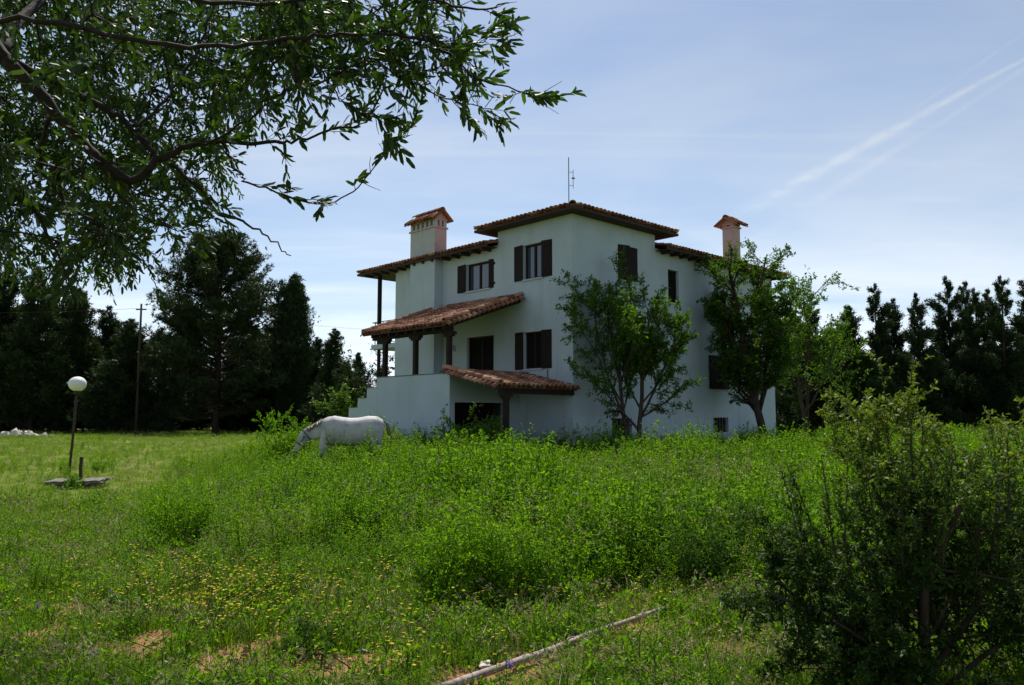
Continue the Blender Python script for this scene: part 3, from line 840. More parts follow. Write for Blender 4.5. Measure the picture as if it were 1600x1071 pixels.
M['purple'] = leaf_mat('purple_petal', [(0.0, (0.11, 0.05, 0.32)), (1.0, (0.20, 0.10, 0.45))], 0.3, (1.1, 1.0, 1.2), 0.6, 0.2)
M['whitepetal'] = leaf_mat('white_petal', [(0.0, (0.5, 0.5, 0.42)), (1.0, (0.7, 0.7, 0.62))], 0.3, (1, 1, 0.9), 0.6, 0.2)
M['tree_leaf'] = leaf_mat('tree_leaf', [(0.0, (0.030, 0.065, 0.012)), (0.6, (0.070, 0.150, 0.012)), (1.0, (0.160, 0.280, 0.020))], 0.50, (1.2, 1.3, 0.3), 0.5, 0.2, 0.1)
M['olive_leaf'] = leaf_mat('olive_leaf', [(0.0, (0.020, 0.040, 0.010)), (0.7, (0.042, 0.075, 0.015)), (1.0, (0.085, 0.120, 0.028))], 0.32, (1.15, 1.55, 0.30), 0.5, 0.22, 0.15)
M['pine'] = leaf_mat('pine_needle', [(0.0, (0.016, 0.034, 0.011)), (1.0, (0.045, 0.072, 0.019))], 0.20, (1.2, 1.2, 0.5), 0.5, 0.25, 0.1)
M['cypress'] = leaf_mat('cypress_spray', [(0.0, (0.014, 0.032, 0.014)), (1.0, (0.042, 0.068, 0.024))], 0.20, (1.2, 1.2, 0.5), 0.55, 0.2, 0.1)
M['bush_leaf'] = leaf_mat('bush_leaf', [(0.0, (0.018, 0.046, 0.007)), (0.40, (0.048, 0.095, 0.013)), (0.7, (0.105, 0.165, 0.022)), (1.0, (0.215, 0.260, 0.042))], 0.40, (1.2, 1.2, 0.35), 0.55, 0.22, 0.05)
M['shrub_leaf'] = leaf_mat('shrub_leaf', [(0.0, (0.060, 0.120, 0.015)), (1.0, (0.130, 0.220, 0.030))], 0.45, (1.2, 1.25, 0.35), 0.45, 0.3)

def add_mats(me, mats):
    for m in mats: me.materials.append(m)
def merge_mesh(name, parts):
    """parts: list of (MB, material) joined into one mesh with several materials"""
    allm = MB(); idx = []
    q_idx, t_idx = [], []
    for k, (b, m) in enumerate(parts):
        off = allm.n
        for v, r in zip(b.v, b.r): allm.v.append(v); allm.r.append(r); allm.n += len(v)
        for q in b.q: allm.q.append(q + off); q_idx.append(np.full(len(q), k))
        for t in b.t: allm.t.append(t + off); t_idx.append(np.full(len(t), k))
    me = allm.mesh(name)
    for _, m in parts: me.materials.append(m)
    mi = np.concatenate(q_idx + t_idx).astype(np.int32)
    if len(mi) == len(me.polygons): me.polygons.foreach_set('material_index', mi)
    return me

# ------------------------------------------------------------------ branching plants
def grow(rng, p, d, L, r, lvl, P, paths, tips):
    nseg = P['seg'][lvl]; pts = [np.array(p)]; d = nrm(np.array(d, float)); p = np.array(p, float)
    for i in range(nseg):
        d = nrm(d + rng.normal(size=3) * P['wob'][lvl] + np.array([0, 0, P['up'][lvl]]))
        p = p + d * L / nseg; pts.append(p)
    pts = np.array(pts); rad = np.linspace(r, r * P['taper'], nseg + 1)
    paths.append((pts, rad, lvl))
    last = lvl == P['levels'] - 1
    if last or lvl == P['levels'] - 2:
        tips.append((pts, lvl))
    if not last:
        n = P['n'][lvl]
        for k in range(n):
            f = P['start'][lvl] + (1 - P['start'][lvl]) * (k + rng.random()) / n
            f = min(f, .999); i = int(f * nseg); t = f * nseg - i
            q = pts[i] * (1 - t) + pts[i + 1] * t
            ax = nrm(pts[i + 1] - pts[i])
            side = nrm(np.cross(ax, rng.normal(size=3)))
            an = R(rng.normal(P['ang'][lvl], 9))
            cd = ax * math.cos(an) + side * math.sin(an)
            cl = L * P['ratio'][lvl] * rng.uniform(.7, 1.15) * (1 - P.get('conic', .35) * f)
            grow(rng, q, cd, cl, (r * (1 - f) + r * P['taper'] * f) * P.get('rr', .55), lvl + 1, P, paths, tips)
def foliage(rng, tips, per_m, L, W, spread, fine=False, mb=None, jitter=.03, clump=None):
    """leaves along the twigs"""
    mb = mb or MB()
    Ps, As = [], []
    for pts, lvl in tips:
        seg = np.diff(pts, axis=0); sl = np.linalg.norm(seg, axis=1); tot = sl.sum()
        n = rng.poisson(per_m * tot)
        if n == 0: continue
        f = rng.random(n) ** .75 * (len(pts) - 1); i = np.minimum(f.astype(int), len(pts) - 2); t = (f - i)[:, None]
        Ps.append(pts[i] * (1 - t) + pts[i + 1] * t + rng.normal(size=(n, 3)) * jitter)
        As.append(nrm(seg[i]))
    Pp = np.concatenate(Ps); Aa = np.concatenate(As); n = len(Pp)
    A = nrm(Aa * .7 + rng.normal(size=(n, 3)) * spread)
    N = nrm(rng.normal(size=(n, 3)) * .7 + np.array([0, 0, .8]))
    sc = rng.uniform(.6, 1.25, n)
    leaves(mb, Pp, A, N, L * sc, W * sc, None, fine, rng)
    return mb
def wood_mesh(paths, sides=(8, 6, 3, 3, 3), minr=0.0):
    mb = MB()
    for pts, rad, lvl in paths:
        if rad[0] < minr: continue
        tube(mb, pts, rad, sides[min(lvl, len(sides) - 1)], cap=lvl == 0)
    return mb

# ------------------------------------------------------------------ leafy trees in front of the house
TREE_P = dict(levels=4, seg=(6, 6, 5, 4), wob=(.10, .16, .20, .25), up=(.04, .09, .08, .05), taper=.45, n=(9, 7, 6), start=(.24, .15, .12), ang=(48, 46, 44), ratio=(.72, .58, .55), conic=.35, rr=.55)
def leafy_tree(name, base, stems, seed, per_m, leaf, label, mat='tree_leaf', P=TREE_P, mb_extra=None):
    rng = np.random.default_rng(seed)
    t = empty(name, base); tag(t, label, 'tree')
    paths, tips = [], []
    mains = []
    for (off, d, L, r) in stems:
        off = np.array(off, float)
        if mains and off[2] > .5:          # fork off the nearest point of an existing stem
            al = np.vstack([smooth_path(m_, 6) for m_ in mains]); off = al[np.argmin(np.abs(al[:, 2] - off[2]) + .3 * np.linalg.norm(al[:, :2] - off[:2], axis=1))]
        n0 = len(paths); grow(rng, off, d, L, r, 0, P, paths, tips); mains.append(paths[n0][0])
    wood_mesh([p for p in paths if p[2] == 0]).build('trunk', M['bark'], t, True)
    wood_mesh([p for p in paths if p[2] > 0]).build('branches', M['bark'], t, True)
    f = foliage(rng, tips, per_m, leaf[0], leaf[1], .75)
    tag(f.build('crown', M[mat], t), kind='stuff')
    return t
b1 = at(988, 700, 25.3); b1[2] = 0
TREE1_P = dict(TREE_P, n=(10, 7, 6), start=(.25, .13, .12), ratio=(.50, .52, .52), ang=(42, 42, 42), wob=(.06, .12, .18, .22))
leafy_tree('tree', b1, [((-.08, 0, 0), (-.10, .03, 1), 5.6, .075), ((.08, 0, 0), (.10, -.03, 1), 4.2, .09), ((-.12, .1, 1.5), (-.46, -.1, 1), 3.8, .045), ((.28, .05, 1.5), (.55, .05, .9), 3.2, .045), ((.1, .1, 1.6), (.15, .4, 1), 3.6, .045)],
           11, 44, (.10, .052), 'loose leafy tree with a forked trunk in front of the right house wall', P=TREE1_P)
b2 = at(1196, 690, 30.0); b2[2] = 0
TREE2_P = dict(TREE_P, n=(16, 8, 5), start=(.18, .12, .12), ratio=(.37, .52, .52), conic=.45, wob=(.045, .14, .2, .25))
leafy_tree('tree', b2, [((0, 0, 0), (-.13, .0, 1), 7.4, .17), ((-.34, 0, 1.6), (.30, .1, 1), 4.9, .085), ((-.30, 0, 1.5), (-.42, -.05, 1), 4.5, .085), ((-.40, .1, 2.0), (.05, -.2, 1), 5.6, .08), ((-.36, .1, 1.7), (-.25, .30, 1), 4.8, .07), ((-.34, -.1, 1.6), (.15, -.35, 1), 4.2, .06)],
           23, 34, (.115, .058), 'tall leafy tree with a leaning trunk at the far corner of the house', P=TREE2_P)
b3 = at(1262, 680, 41.0); b3[2] = 0
leafy_tree('tree', b3, [((0, 0, 0), (-.02, 0, 1), 7.2, .12), ((0, 0, .8), (.25, .1, 1), 5.4, .08)], 31, 20, (.15, .085),
           'slender pale green tree standing just right of the leaning-trunk tree')
b4 = at(575, 680, 37.5); b4[2] = 0
leafy_tree('tree', b4, [((0, 0, 0), (.05, 0, 1), 3.4, .07), ((0, 0, .3), (-.4, .1, 1), 2.8, .05), ((0, 0, .4), (.35, .1, 1), 2.4, .05)], 41, 15, (.13, .075),
           'small sparse tree showing sky through its crown behind the stair wall', 'pine')

# ------------------------------------------------------------------ conifers of the tree lines
def pine_meshes(seed, H, Rm):
    rng = np.random.default_rng(seed)
    wood, fol = MB(), MB()
    tube(wood, [(0, 0, 0), (.1, .05, H * .5), (0, 0, H * .95)], [H * .017, H * .011, .03], 8)
    Ps = []
    nb = 260
    for k in range(nb):
        f = (k + rng.random()) / nb
        z = H * (.07 + .90 * f)
        prof = (1 - f ** 3.0) ** .8 * min(1, (f + .32) * 2.0) * .92 + .03
        L = Rm * prof * rng.uniform(.70, 1.12)
        a = rng.random() * 2 * math.pi
        el = R(rng.normal(8 + 38 * f, 9))
        d = np.array([math.cos(a) * math.cos(el), math.sin(a) * math.cos(el), math.sin(el)])
        p0 = np.array([0, 0, z]); p1 = p0 + d * L * .6; p2 = p0 + d * L + np.array([0, 0, L * .10])
        tube(wood, [p0, p1, p2], [.02 + .012 * L, .012 + .006 * L, .008], 4, cap=False)
        n = int(9 + L * 7)
        t = rng.uniform(.22, 1, n) ** .7
        q = p0 + (p2 - p0) * t[:, None] + rng.normal(size=(n, 3)) * np.array([.28, .28, .16]) * (0.4 + L * .16)
        Ps.append(q)
    P = np.concatenate(Ps); n = len(P); m = 11
    C_ = np.repeat(P, m, 0)
    A = nrm(rng.normal(size=(n * m, 3)) + np.array([0, 0, .55]) + nrm(C_ * [1, 1, 0]) * .5)
    leaves(fol, C_, A, rng.normal(size=(n * m, 3)), rng.uniform(.24, .46, n * m), rng.uniform(.05, .085, n * m), np.repeat(rng.random(n), m), rng=rng)
    return wood, fol
def cypress_meshes(seed, H, Rm, dens=1.0, loose=0.0, slim=False, skirt=1.0):
    """upright branches clothed in small sprays; loose>0 lets branches stand apart with gaps"""
    rng = np.random.default_rng(seed)
    wood, fol = MB(), MB()
    tube(wood, [(0, 0, 0), (rng.normal() * .1, rng.normal() * .1, H * .5), (0, 0, H * .97)], [.013 * H, .009 * H, .015], 7)
    Ps, As, Ls = [], [], []
    nb = int(170 * (1 - .62 * loose))
    for k in range(nb):
        f = (k + rng.random()) / nb
        z = H * (.02 + .93 * f)
        if slim: prof = math.sin(min(1, (1 - f) * 1.25 + .0) * math.pi * .5) ** .9 * (0.62 + .38 * min(1, f * 4))
        else: prof = ((1 - f) ** .85 * .97 + .03) * (1 + skirt * .12 * math.sin(f * 9))
        L = Rm * prof * rng.uniform(.65 - .30 * loose, 1.15 + .38 * loose)
        a = rng.random() * 2 * math.pi
        el = R(rng.normal(62 if slim else 20 + 22 * f, 10))
        if not slim: L = min(L, ((H - z) * .40 + .08) * rng.uniform(.6, 1.25))
        else: L = min(L, (H - z) * .34 + .10)
        d = np.array([math.cos(a) * math.cos(el), math.sin(a) * math.cos(el), math.sin(el)])
        if slim: L = L / max(.35, math.cos(el)) * .8
        p0 = np.array([0, 0, z]); p2 = p0 + d * L + np.array([0, 0, L * .12])
        tube(wood, [p0, (p0 + p2) / 2, p2], [.012 + .01 * L, .01 + .005 * L, .006], 3, cap=False)
        n = int((5 + L * 30) * dens * (1 + .9 * loose)); Ls.append(np.full(n, min(1.0, .42 + .42 * L)))
        t = rng.uniform(.12, 1.03, n) ** .8
        Ps.append(p0 + (p2 - p0) * t[:, None] + rng.normal(size=(n, 3)) * (min(.06, .05 * L + .012) + .10 * (1 - .55 * loose) * L * t[:, None] ** .5))
        As.append(np.broadcast_to(d, (n, 3)))
    P = np.concatenate(Ps); A0 = np.concatenate(As); n = len(P); m = 5
    ls_ = np.repeat(np.concatenate(Ls), m)
    C_ = np.repeat(P, m, 0) + rng.normal(size=(n * m, 3)) * .07 * ls_[:, None]
    A = nrm(np.repeat(A0, m, 0) * 1.0 + rng.normal(size=(n * m, 3)) * .55 + np.array([0, 0, .12]))
    leaves(fol, C_, A, rng.normal(size=(n * m, 3)), rng.uniform(.18, .42, n * m) * ls_, rng.uniform(.05, .10, n * m) * ls_, np.repeat(rng.random(n), m), rng=rng)
    return wood, fol
PROTO = {}
def proto(key, wf, mat):
    w, f = wf
    PROTO[key] = (w.mesh('trunk', M['bark'], True), f.mesh('crown', M[mat]))
proto('pine', pine_meshes(5, 18.0, 7.2), 'pine')
proto('slim', cypress_meshes(6, 15.0, 1.9, 1.3, 0, True), 'cypress')
proto('fir', cypress_meshes(8, 10.0, 2.6, 1.1, .35), 'cypress')
proto('loose', cypress_meshes(9, 12.0, 2.7, .95, .9), 'cypress')
proto('loose2', cypress_meshes(10, 12.0, 2.9, 1.0, .65), 'cypress')
proto('broad', cypress_meshes(12, 13.0, 3.3, 1.0, .25), 'pine')
def conifer(kind, name, x, Y, top, label, group=None, sx=1.0, rz=None, baseH=None):
    """place a tree so that its base stands on the field at picture column x and distance Y and its tip reaches row top"""
    H0 = {'pine': 18.0, 'slim': 15.0, 'fir': 10.0, 'loose': 12.0, 'loose2': 12.0, 'broad': 13.0}[kind]
    p = at(x, top, Y); s = p[2] / H0
    t = empty(name, (p[0], Y, -.05), RNG.random() * 6.28 if rz is None else rz)
    t.scale = (s * sx, s * sx, s)
    tag(t, label, 'tree', group)
    w = link('trunk', PROTO[kind][0], t); c = link('crown', PROTO[kind][1], t); tag(c, kind='stuff')
    return t
conifer('pine', 'pine_tree', 347, 72, 366, 'large round-crowned dark pine, the biggest tree left of the house', rz=.4)
conifer('slim', 'cypress_tree', 460, 74, 416, 'narrow pointed cypress right beside the large dark pine', rz=1.0)
conifer('fir', 'fir_tree', 523, 70, 506, 'small pointed fir between the pointed cypress and the house', rz=2.0)
conifer('loose2', 'cypress_tree', 437, 79, 448, 'ragged conifer squeezed between the big pine and the pointed cypress')
conifer('fir', 'fir_tree', 496, 77, 520, 'low dark fir at the foot of the pointed cypress')
conifer('fir', 'fir_tree', 560, 80, 545, 'low distant fir just left of the porch posts')
LG = 'dark conifers along the left edge of the lawn'
for i, (k, x, Y, top, sx, lab) in enumerate([
    ('broad', -45, 70, 390, 1.1, 'broad dark conifer cut by the left edge of the picture'),
    ('loose2', 18, 74, 400, 1.15, 'dark conifer behind the hanging olive leaves at far left'),
    ('broad', 62, 71, 405, 1.0, 'tall dark conifer rising behind the globe lamp on its left'),
    ('loose', 92, 78, 410, 1.2, 'thin-crowned conifer between the two tall dark ones behind the lamp'),
    ('broad', 128, 73, 440, 1.0, 'dark conifer directly behind the white globe lamp'),
    ('loose2', 168, 76, 470, 1.25, 'ragged conifer right of the globe lamp'),
    ('fir', 205, 70, 490, 1.35, 'squat dark conifer beside the utility pole'),
    ('broad', 252, 78, 505, 1.3, 'low dark conifer at the left foot of the large pine'),
    ('broad', 400, 80, 500, 1.4, 'low dark conifer behind the right side of the large pine')]):
    conifer(k, 'conifer_tree', x, Y, top, lab, LG, sx)
RGp = 'row of cypresses along the right edge of the field'
rows = [('loose2', 1240, 58, 475, 1.0, 'dark conifer half hidden behind the slender pale green tree'),
        ('loose', 1268, 55, 455, 1.05, 'open-crowned conifer just right of the slender pale green tree'),
        ('fir', 1325, 54, 468, 1.0, 'short broad-topped conifer at the left end of the right-hand row'),
        ('loose', 1365, 55, 433, .95, 'spiky conifer with gaps, tallest of the left group in the right-hand row'),
        ('loose2', 1392, 57, 458, .95, 'dense conifer next to the spiky gappy one in the right-hand row'),
        ('loose2', 1430, 54, 449, .80, 'slim conifer standing alone mid-way along the right-hand row'),
        ('loose', 1478, 55, 421, 1.0, 'tall dark conifer, first of the high cluster in the right-hand row'),
        ('loose2', 1505, 58, 430, .75, 'thin conifer tip second in the high cluster of the right-hand row'),
        ('loose', 1522, 54, 440, .9, 'conifer with a lower tip in the middle of the high right cluster'),
        ('loose2', 1541, 58, 442, .8, 'thin conifer left of the highest tip at far right'),
        ('loose', 1563, 53, 420, 1.0, 'tall full conifer near the right edge, above the front bush'),
        ('loose2', 1602, 54, 418, .95, 'tall conifer cut by the right edge of the picture')]
for k, x, Y, top, sx, lab in rows: conifer(k, 'conifer_tree', x, Y, top, lab, RGp, sx)
#@@UNDER
# small bright shrubs by the stair wall
SH_P = dict(levels=3, seg=(5, 4, 3), wob=(.15, .2, .25), up=(.05, .05, .03), taper=.4, n=(7, 5), start=(.15, .15), ang=(45, 45), ratio=(.6, .5), conic=.3, rr=.5)
def shrub(name, base, H, nst, seed, per_m, leaf, label, mat='shrub_leaf', spread=.35, cat='shrub', P=SH_P, sm='stem', rad=.014):
    rng = np.random.default_rng(seed)
    t = empty(name, base); tag(t, label, cat)
    paths, tips = [], []
    for k in range(nst):
        a = rng.random() * 6.28; q = rng.uniform(.1, 1) * spread
        grow(rng, (math.cos(a) * q * .3, math.sin(a) * q * .3, 0), (math.cos(a) * q, math.sin(a) * q, 1), H * rng.uniform(.5, 1.15), rad, 0, P, paths, tips)
    wood_mesh(paths, (5, 4, 3)).build('stems', M[sm], t)
    f = foliage(rng, tips, per_m, leaf[0], leaf[1], .7, jitter=.012)
    tag(f.build('foliage', M[mat], t), kind='stuff')
    return t
def base_at(x, Y):
    p = at(x, 650, Y); p[2] = ground_z(p[0], p[1]); return p
shrub('shrub', base_at(560, 36), 2.7, 8, 51, 24, (.13, .08), 'bright green shrub behind the low end of the stair wall', spread=.5, rad=.03)
shrub('shrub', base_at(537, 37), 2.0, 7, 52, 22, (.12, .07), 'dark shrub left of the bright green shrub beyond the stairs', 'weed_dark', spread=.5, rad=.03)
shrub('shrub', base_at(724, 24.0), 1.38, 9, 53, 42, (.075, .045), 'leafy shrub in front of the dark garage opening', spread=.6)
shrub('shrub', base_at(762, 23.8), 1.30, 8, 54, 42, (.075, .045), 'leafy shrub beside the foot of the garage post', spread=.5)
shrub('shrub', base_at(452, 21.8), 1.42, 11, 55, 40, (.075, .03), 'tall leafy weed bush behind the head of the grazing horse', 'weed', spread=.5)
shrub('shrub', base_at(868, 23.4), 1.0, 6, 56, 30, (.07, .03), 'dark purple-stemmed weed bush below the lower tiled roof', 'weed_dark', spread=.5)

# ------------------------------------------------------------------ bush in the right foreground
BU_P = dict(levels=4, seg=(6, 5, 4, 3), wob=(.10, .16, .2, .25), up=(.03, .05, .05, .05), taper=.35, n=(16, 9, 6), start=(.10, .12, .12), ang=(60, 48, 45), ratio=(.55, .50, .5), conic=.55, rr=.42)
def front_bush(base, stems, seed, label, per_m=118, shoots=34):
    rng = np.random.default_rng(seed)
    t = empty('bush', base); tag(t, label, 'bush')
    paths, tips = [], []
    for (off, d, L, r) in stems: grow(rng, np.array(off, float), d, L, r, 0, BU_P, paths, tips)
    nmain = len(stems)
    SHOOT = dict(levels=2, seg=(6, 3), wob=(.05, .15), up=(.10, .10), taper=.3, n=(9,), start=(.15,), ang=(50,), ratio=(.30,), conic=.5, rr=.5)
    for k in range(shoots):
        a = rng.random() * 6.28; q = .75 * math.sqrt(rng.random())
        grow(rng, (math.cos(a) * q, math.sin(a) * q * .7, .85 + .30 * rng.random() - .35 * q), (math.cos(a) * q * .5, math.sin(a) * q * .4, 1), rng.uniform(.36, .95) * (1.15 - .5 * q), .006, 0, SHOOT, paths, tips)
    wood_mesh([p for p in paths if p[2] == 0]).build('trunk', M['bark'], t, True)
    wood_mesh([p for p in paths if p[2] > 0], (6, 5, 3, 3)).build('branches', M['bark'], t, True)
    # young shoots at the top are paler
    f = MB(); Ps, As = [], []
    for pts, lvl in tips:
        seg = np.diff(pts, axis=0); tot = np.linalg.norm(seg, axis=1).sum(); n = rng.poisson(per_m * tot)
        if not n: continue
        ff = rng.random(n) * (len(pts) - 1); i = np.minimum(ff.astype(int), len(pts) - 2); tt = (ff - i)[:, None]
        Ps.append(pts[i] * (1 - tt) + pts[i + 1] * tt); As.append(nrm(seg[i]))
    P = np.concatenate(Ps); A = nrm(np.concatenate(As) * .6 + rng.normal(size=(len(P), 3)) * .7); n = len(P)
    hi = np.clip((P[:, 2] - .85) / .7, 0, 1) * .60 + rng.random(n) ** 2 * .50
    sc = rng.uniform(.7, 1.3, n)
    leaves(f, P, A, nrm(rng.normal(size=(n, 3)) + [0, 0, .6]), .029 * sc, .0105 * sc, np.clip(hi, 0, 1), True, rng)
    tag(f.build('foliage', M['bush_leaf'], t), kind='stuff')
    return t
bb = np.array([(1428 - 800) / 1228 * 4.55, 4.55, 0])
front_bush(bb, [((0, 0, 0), (.0, .05, 1), 1.35, .036), ((.01, 0, .1), (-.75, .15, .62), 1.15, .022), ((0, 0, .15), (.6, .2, .75), 1.2, .022), ((0, 0, .3), (-.30, -.15, 1), 1.15, .02), ((0, 0, .25), (.25, .3, 1), 1.25, .02), ((0, 0, .05), (-.85, .0, .30), 1.1, .018), ((0, 0, .05), (.8, -.1, .35), 1.1, .018), ((0, 0, .05), (-.6, .35, .35), 1.1, .018), ((0, 0, .05), (-.5, -.35, .35), .9, .018), ((0, 0, .35), (-.05, .1, 1), 1.3, .018)],
           61, 'dense dark bush with pale young shoots filling the lower right foreground')
b6 = np.array([3.95, 5.3, 0])
front_bush(b6, [((0, 0, 0), (-.32, .05, 1), 1.45, .03), ((0, 0, 0), (.1, .1, 1), 1.4, .03), ((0, 0, .1), (-.55, -.1, .6), 1.0, .02), ((0, 0, .1), (-.2, -.4, .9), 1.1, .02)],
           62, 'second shoot-tipped bush cut by the right edge of the picture')

# ------------------------------------------------------------------ olive tree overhead
def olive():
    rng = np.random.default_rng(77)
    t = empty('olive_tree', (-3.75, 3.1, 0)); tag(t, 'olive tree whose dark branches and leaves hang over the upper left corner', 'tree')
    O = np.array([-3.75, 3.1, 0])
    def pp(lst): return np.array([at(x, y, Y) for x, y, Y in lst]) - O
    limbs = []   # points, r0, r1
    limbs.append((np.vstack([[(0, 0, 2.0), (.55, .2, 2.75)], pp([(-90, 10, 3.5), (0, 86, 3.5), (26, 107, 3.5), (86, 176, 3.55), (129, 223, 3.6), (163, 258, 3.6), (215, 281, 3.65), (240, 258, 3.65), (275, 236, 3.7), (309, 225, 3.7), (356, 223, 3.75), (430, 222, 3.8), (467, 219, 3.85), (542, 200, 3.9), (572, 192, 3.9)])]), .060, .003))
    limbs.append((pp([(20, 95, 3.5), (142, 159, 3.75), (185, 180, 3.8), (202, 198, 3.8), (240, 240, 3.85), (266, 258, 3.9), (309, 292, 3.9), (339, 331, 3.9), (378, 345, 3.95), (412, 365, 4.0), (436, 386, 4.0), (455, 400, 4.0)]), .032, .0025))
    limbs.append((pp([(202, 198, 3.8), (228, 189, 3.9), (258, 159, 4.0), (275, 133, 4.1), (310, 80, 4.2), (330, 20, 4.3), (345, -40, 4.4)]), .018, .006))
    limbs.append((pp([(348, 224, 3.75), (362, 255, 3.75), (378, 275, 3.75), (387, 285, 3.75), (430, 300, 3.75), (497, 317, 3.8), (542, 306, 3.8), (579, 273, 3.8), (609, 228, 3.8), (640, 212, 3.8)]), .012, .0022))
    limbs.append((pp([(-60, 40, 3.4), (60, 30, 3.3), (200, 60, 3.2), (320, 72, 3.2), (408, 67, 3.2), (475, 58, 3.2), (549, 54, 3.2), (639, 56, 3.25), (669, 63, 3.25), (710, 93, 3.3), (747, 123, 3.3), (796, 138, 3.3), (833, 149, 3.35), (862, 155, 3.35)]), .021, .0022))
    limbs.append((pp([(300, 230, 3.7), (345, 215, 3.6), (400, 179, 3.5), (437, 149, 3.5), (512, 123, 3.5), (564, 97, 3.45), (587, 99, 3.45), (624, 119, 3.45), (684, 149, 3.5), (717, 160, 3.5), (758, 168, 3.5), (780, 186, 3.5)]), .012, .0022))
    limbs.append((pp([(440, 63, 3.2), (493, 105, 3.25), (523, 146, 3.3), (553, 175, 3.3), (587, 183, 3.3), (605, 213, 3.3), (615, 235, 3.3)]), .007, .002))
    limbs.append((pp([(60, -60, 3.6), (180, -30, 3.4), (330, 5, 3.3), (480, 0, 3.2), (580, -20, 3.2), (690, 5, 3.2), (760, 15, 3.2), (795, 5, 3.2)]), .022, .003))
    limbs.append((pp([(560, 54, 3.2), (600, 90, 3.1), (640, 110, 3.1), (700, 100, 3.1), (740, 70, 3.1), (790, 55, 3.15)]), .006, .002))
    limbs.append((pp([(-40, 60, 3.5), (-20, 180, 3.7), (30, 290, 3.9), (70, 360, 4.0), (100, 420, 4.1), (120, 470, 4.1)]), .028, .0025))
    limbs.append((pp([(86, 176, 3.55), (60, 250, 3.8), (110, 320, 4.1), (180, 370, 4.3), (230, 420, 4.4), (245, 452, 4.4)]), .020, .0022))
    limbs.append((pp([(163, 258, 3.6), (190, 310, 3.9), (240, 350, 4.1), (290, 360, 4.2), (325, 350, 4.2)]), .012, .002))
    limbs.append((pp([(0, 86, 3.5), (40, 20, 3.9), (120, -40, 4.3), (200, -90, 4.6)]), .045, .02))
    # trunk
    tr = MB(); tube(tr, smooth_path([(-.05, -.05, -.1), (0, 0, .5), (.06, .05, 1.2), (0, 0, 2.05)], 3), [.26] * 3 + [.22] * 3 + [.19] * 3 + [.15], 10)
    tr.build('trunk', M['olivebark'], t, True)
    nodes = []; twigs = []
    for k, (pts, r0, r1) in enumerate(limbs):
        r0 = r0 * (.66 if r0 > .05 else .60)
        sp = smooth_path(pts, 4)
        sp[1:-1] += rng.normal(size=(len(sp) - 2, 3)) * .006
        b = MB(); n = len(sp); tube(b, sp, r1 + (r0 - r1) * (1 - np.linspace(0, 1, n)) ** 1.1, 7 if r0 > .015 else 5)
        b.build('limb', M['olivebark'], t, True)
        nodes += list(sp[::2])
    # inner crown: sprays joined to the nearest wood
    poly = np.array([(-120, -120), (470, -120), (560, -40), (500, 40), (465, 110), (430, 165), (375, 195), (345, 235), (325, 275), (290, 320), (240, 370), (205, 400), (120, 415), (60, 405), (-30, 400), (-120, 420)])
    def inside(x, y):
        c = np.zeros(len(x), bool); j = len(poly) - 1
        for i in range(len(poly)):
            xi, yi = poly[i]; xj, yj = poly[j]
            k = ((yi > y) != (yj > y)) & (x < (xj - xi) * (y - yi) / (yj - yi + 1e-9) + xi); c ^= k; j = i
        return c
    sx = rng.uniform(-120, 560, 1500); sy = rng.uniform(-120, 445, 1500); keep = inside(sx, sy) & (rng.random(1500) < np.where(sx < 300, 1, .75))
    seeds = [at(x, y, d) - O for x, y, d in zip(sx[keep], sy[keep], rng.uniform(4.3, 7.0, keep.sum()))][:640]
    fx, fy = rng.uniform(380, 720, 62), rng.uniform(-40, 130, 62); kf = (fy < 150 - np.abs(fx - 520) * .35)
    seeds += [at(a_, b_, c_) - O for a_, b_, c_ in zip(fx[kf], fy[kf], rng.uniform(3.2, 4.0, kf.sum()))]
    fx, fy = rng.uniform(-60, 420, 20), rng.uniform(-60, 330, 20); kf = inside(fx, fy)
    seeds += [at(a_, b_, c_) - O for a_, b_, c_ in zip(fx[kf], fy[kf], rng.uniform(3.1, 3.6, kf.sum()))]
    nd = np.array(nodes); conn = MB()
    order = np.argsort([np.min(np.linalg.norm(nd - s, axis=1)) for s in seeds])
    for i in order:
        s = seeds[i]; d = np.linalg.norm(nd - s, axis=1); j = d.argmin(); p0 = nd[j]
        mid = (p0 + s) / 2 + rng.normal(size=3) * d[j] * .12 + np.array([0, 0, d[j] * .08])
        path = smooth_path([p0, mid, s], 4)
        tube(conn, path, np.linspace(.0055, .003, len(path)), 4, cap=False)
        nd = np.vstack([nd, path[4], s])
        out = nrm(s - p0)
        for k in range(5):
            dd = nrm(out * .5 + rng.normal(size=3) * .6 + np.array([.15, 0, -.22]))
            L = rng.uniform(.12, .34)
            e1 = s + dd * L * .5 + rng.normal(size=3) * .012; e2 = s + dd * L + np.array([0, 0, -L * .18])
            tube(conn, [s, e1, e2], [.0022, .0017, .001], 3, cap=False)
            twigs.append((np.array([s, e1, e2]), 2))
    # side twigs on the outer limbs
    side_tw = []
    for li, (pts, r0, r1) in enumerate(limbs):
        if r1 > .005: continue
        sp = smooth_path(pts, 6); n = len(sp)
        for i in range(int(n * .35), n - (24 if li == 1 else 0)):
            if rng.random() < .5 + .4 * math.sin(i * .55 + r0 * 900):
                ax = nrm(sp[min(i + 1, n - 1)] - sp[i - 1])
                dd = nrm(ax * .8 + rng.normal(size=3) * .55 + np.array([0, 0, .12])); L = rng.uniform(.06, .21)
                e1 = sp[i] + dd * L * .5 + rng.normal(size=3) * .008; e2 = sp[i] + dd * L
                tube(conn, [sp[i], e1, e2], [.002, .0016, .001], 4, cap=False)
                if rng.random() < .78: side_tw.append((np.array([sp[i] * .65 + e1 * .35, e1, e2]), 2))
    tag(conn.build('twigs', M['olivebark'], t), kind='stuff')
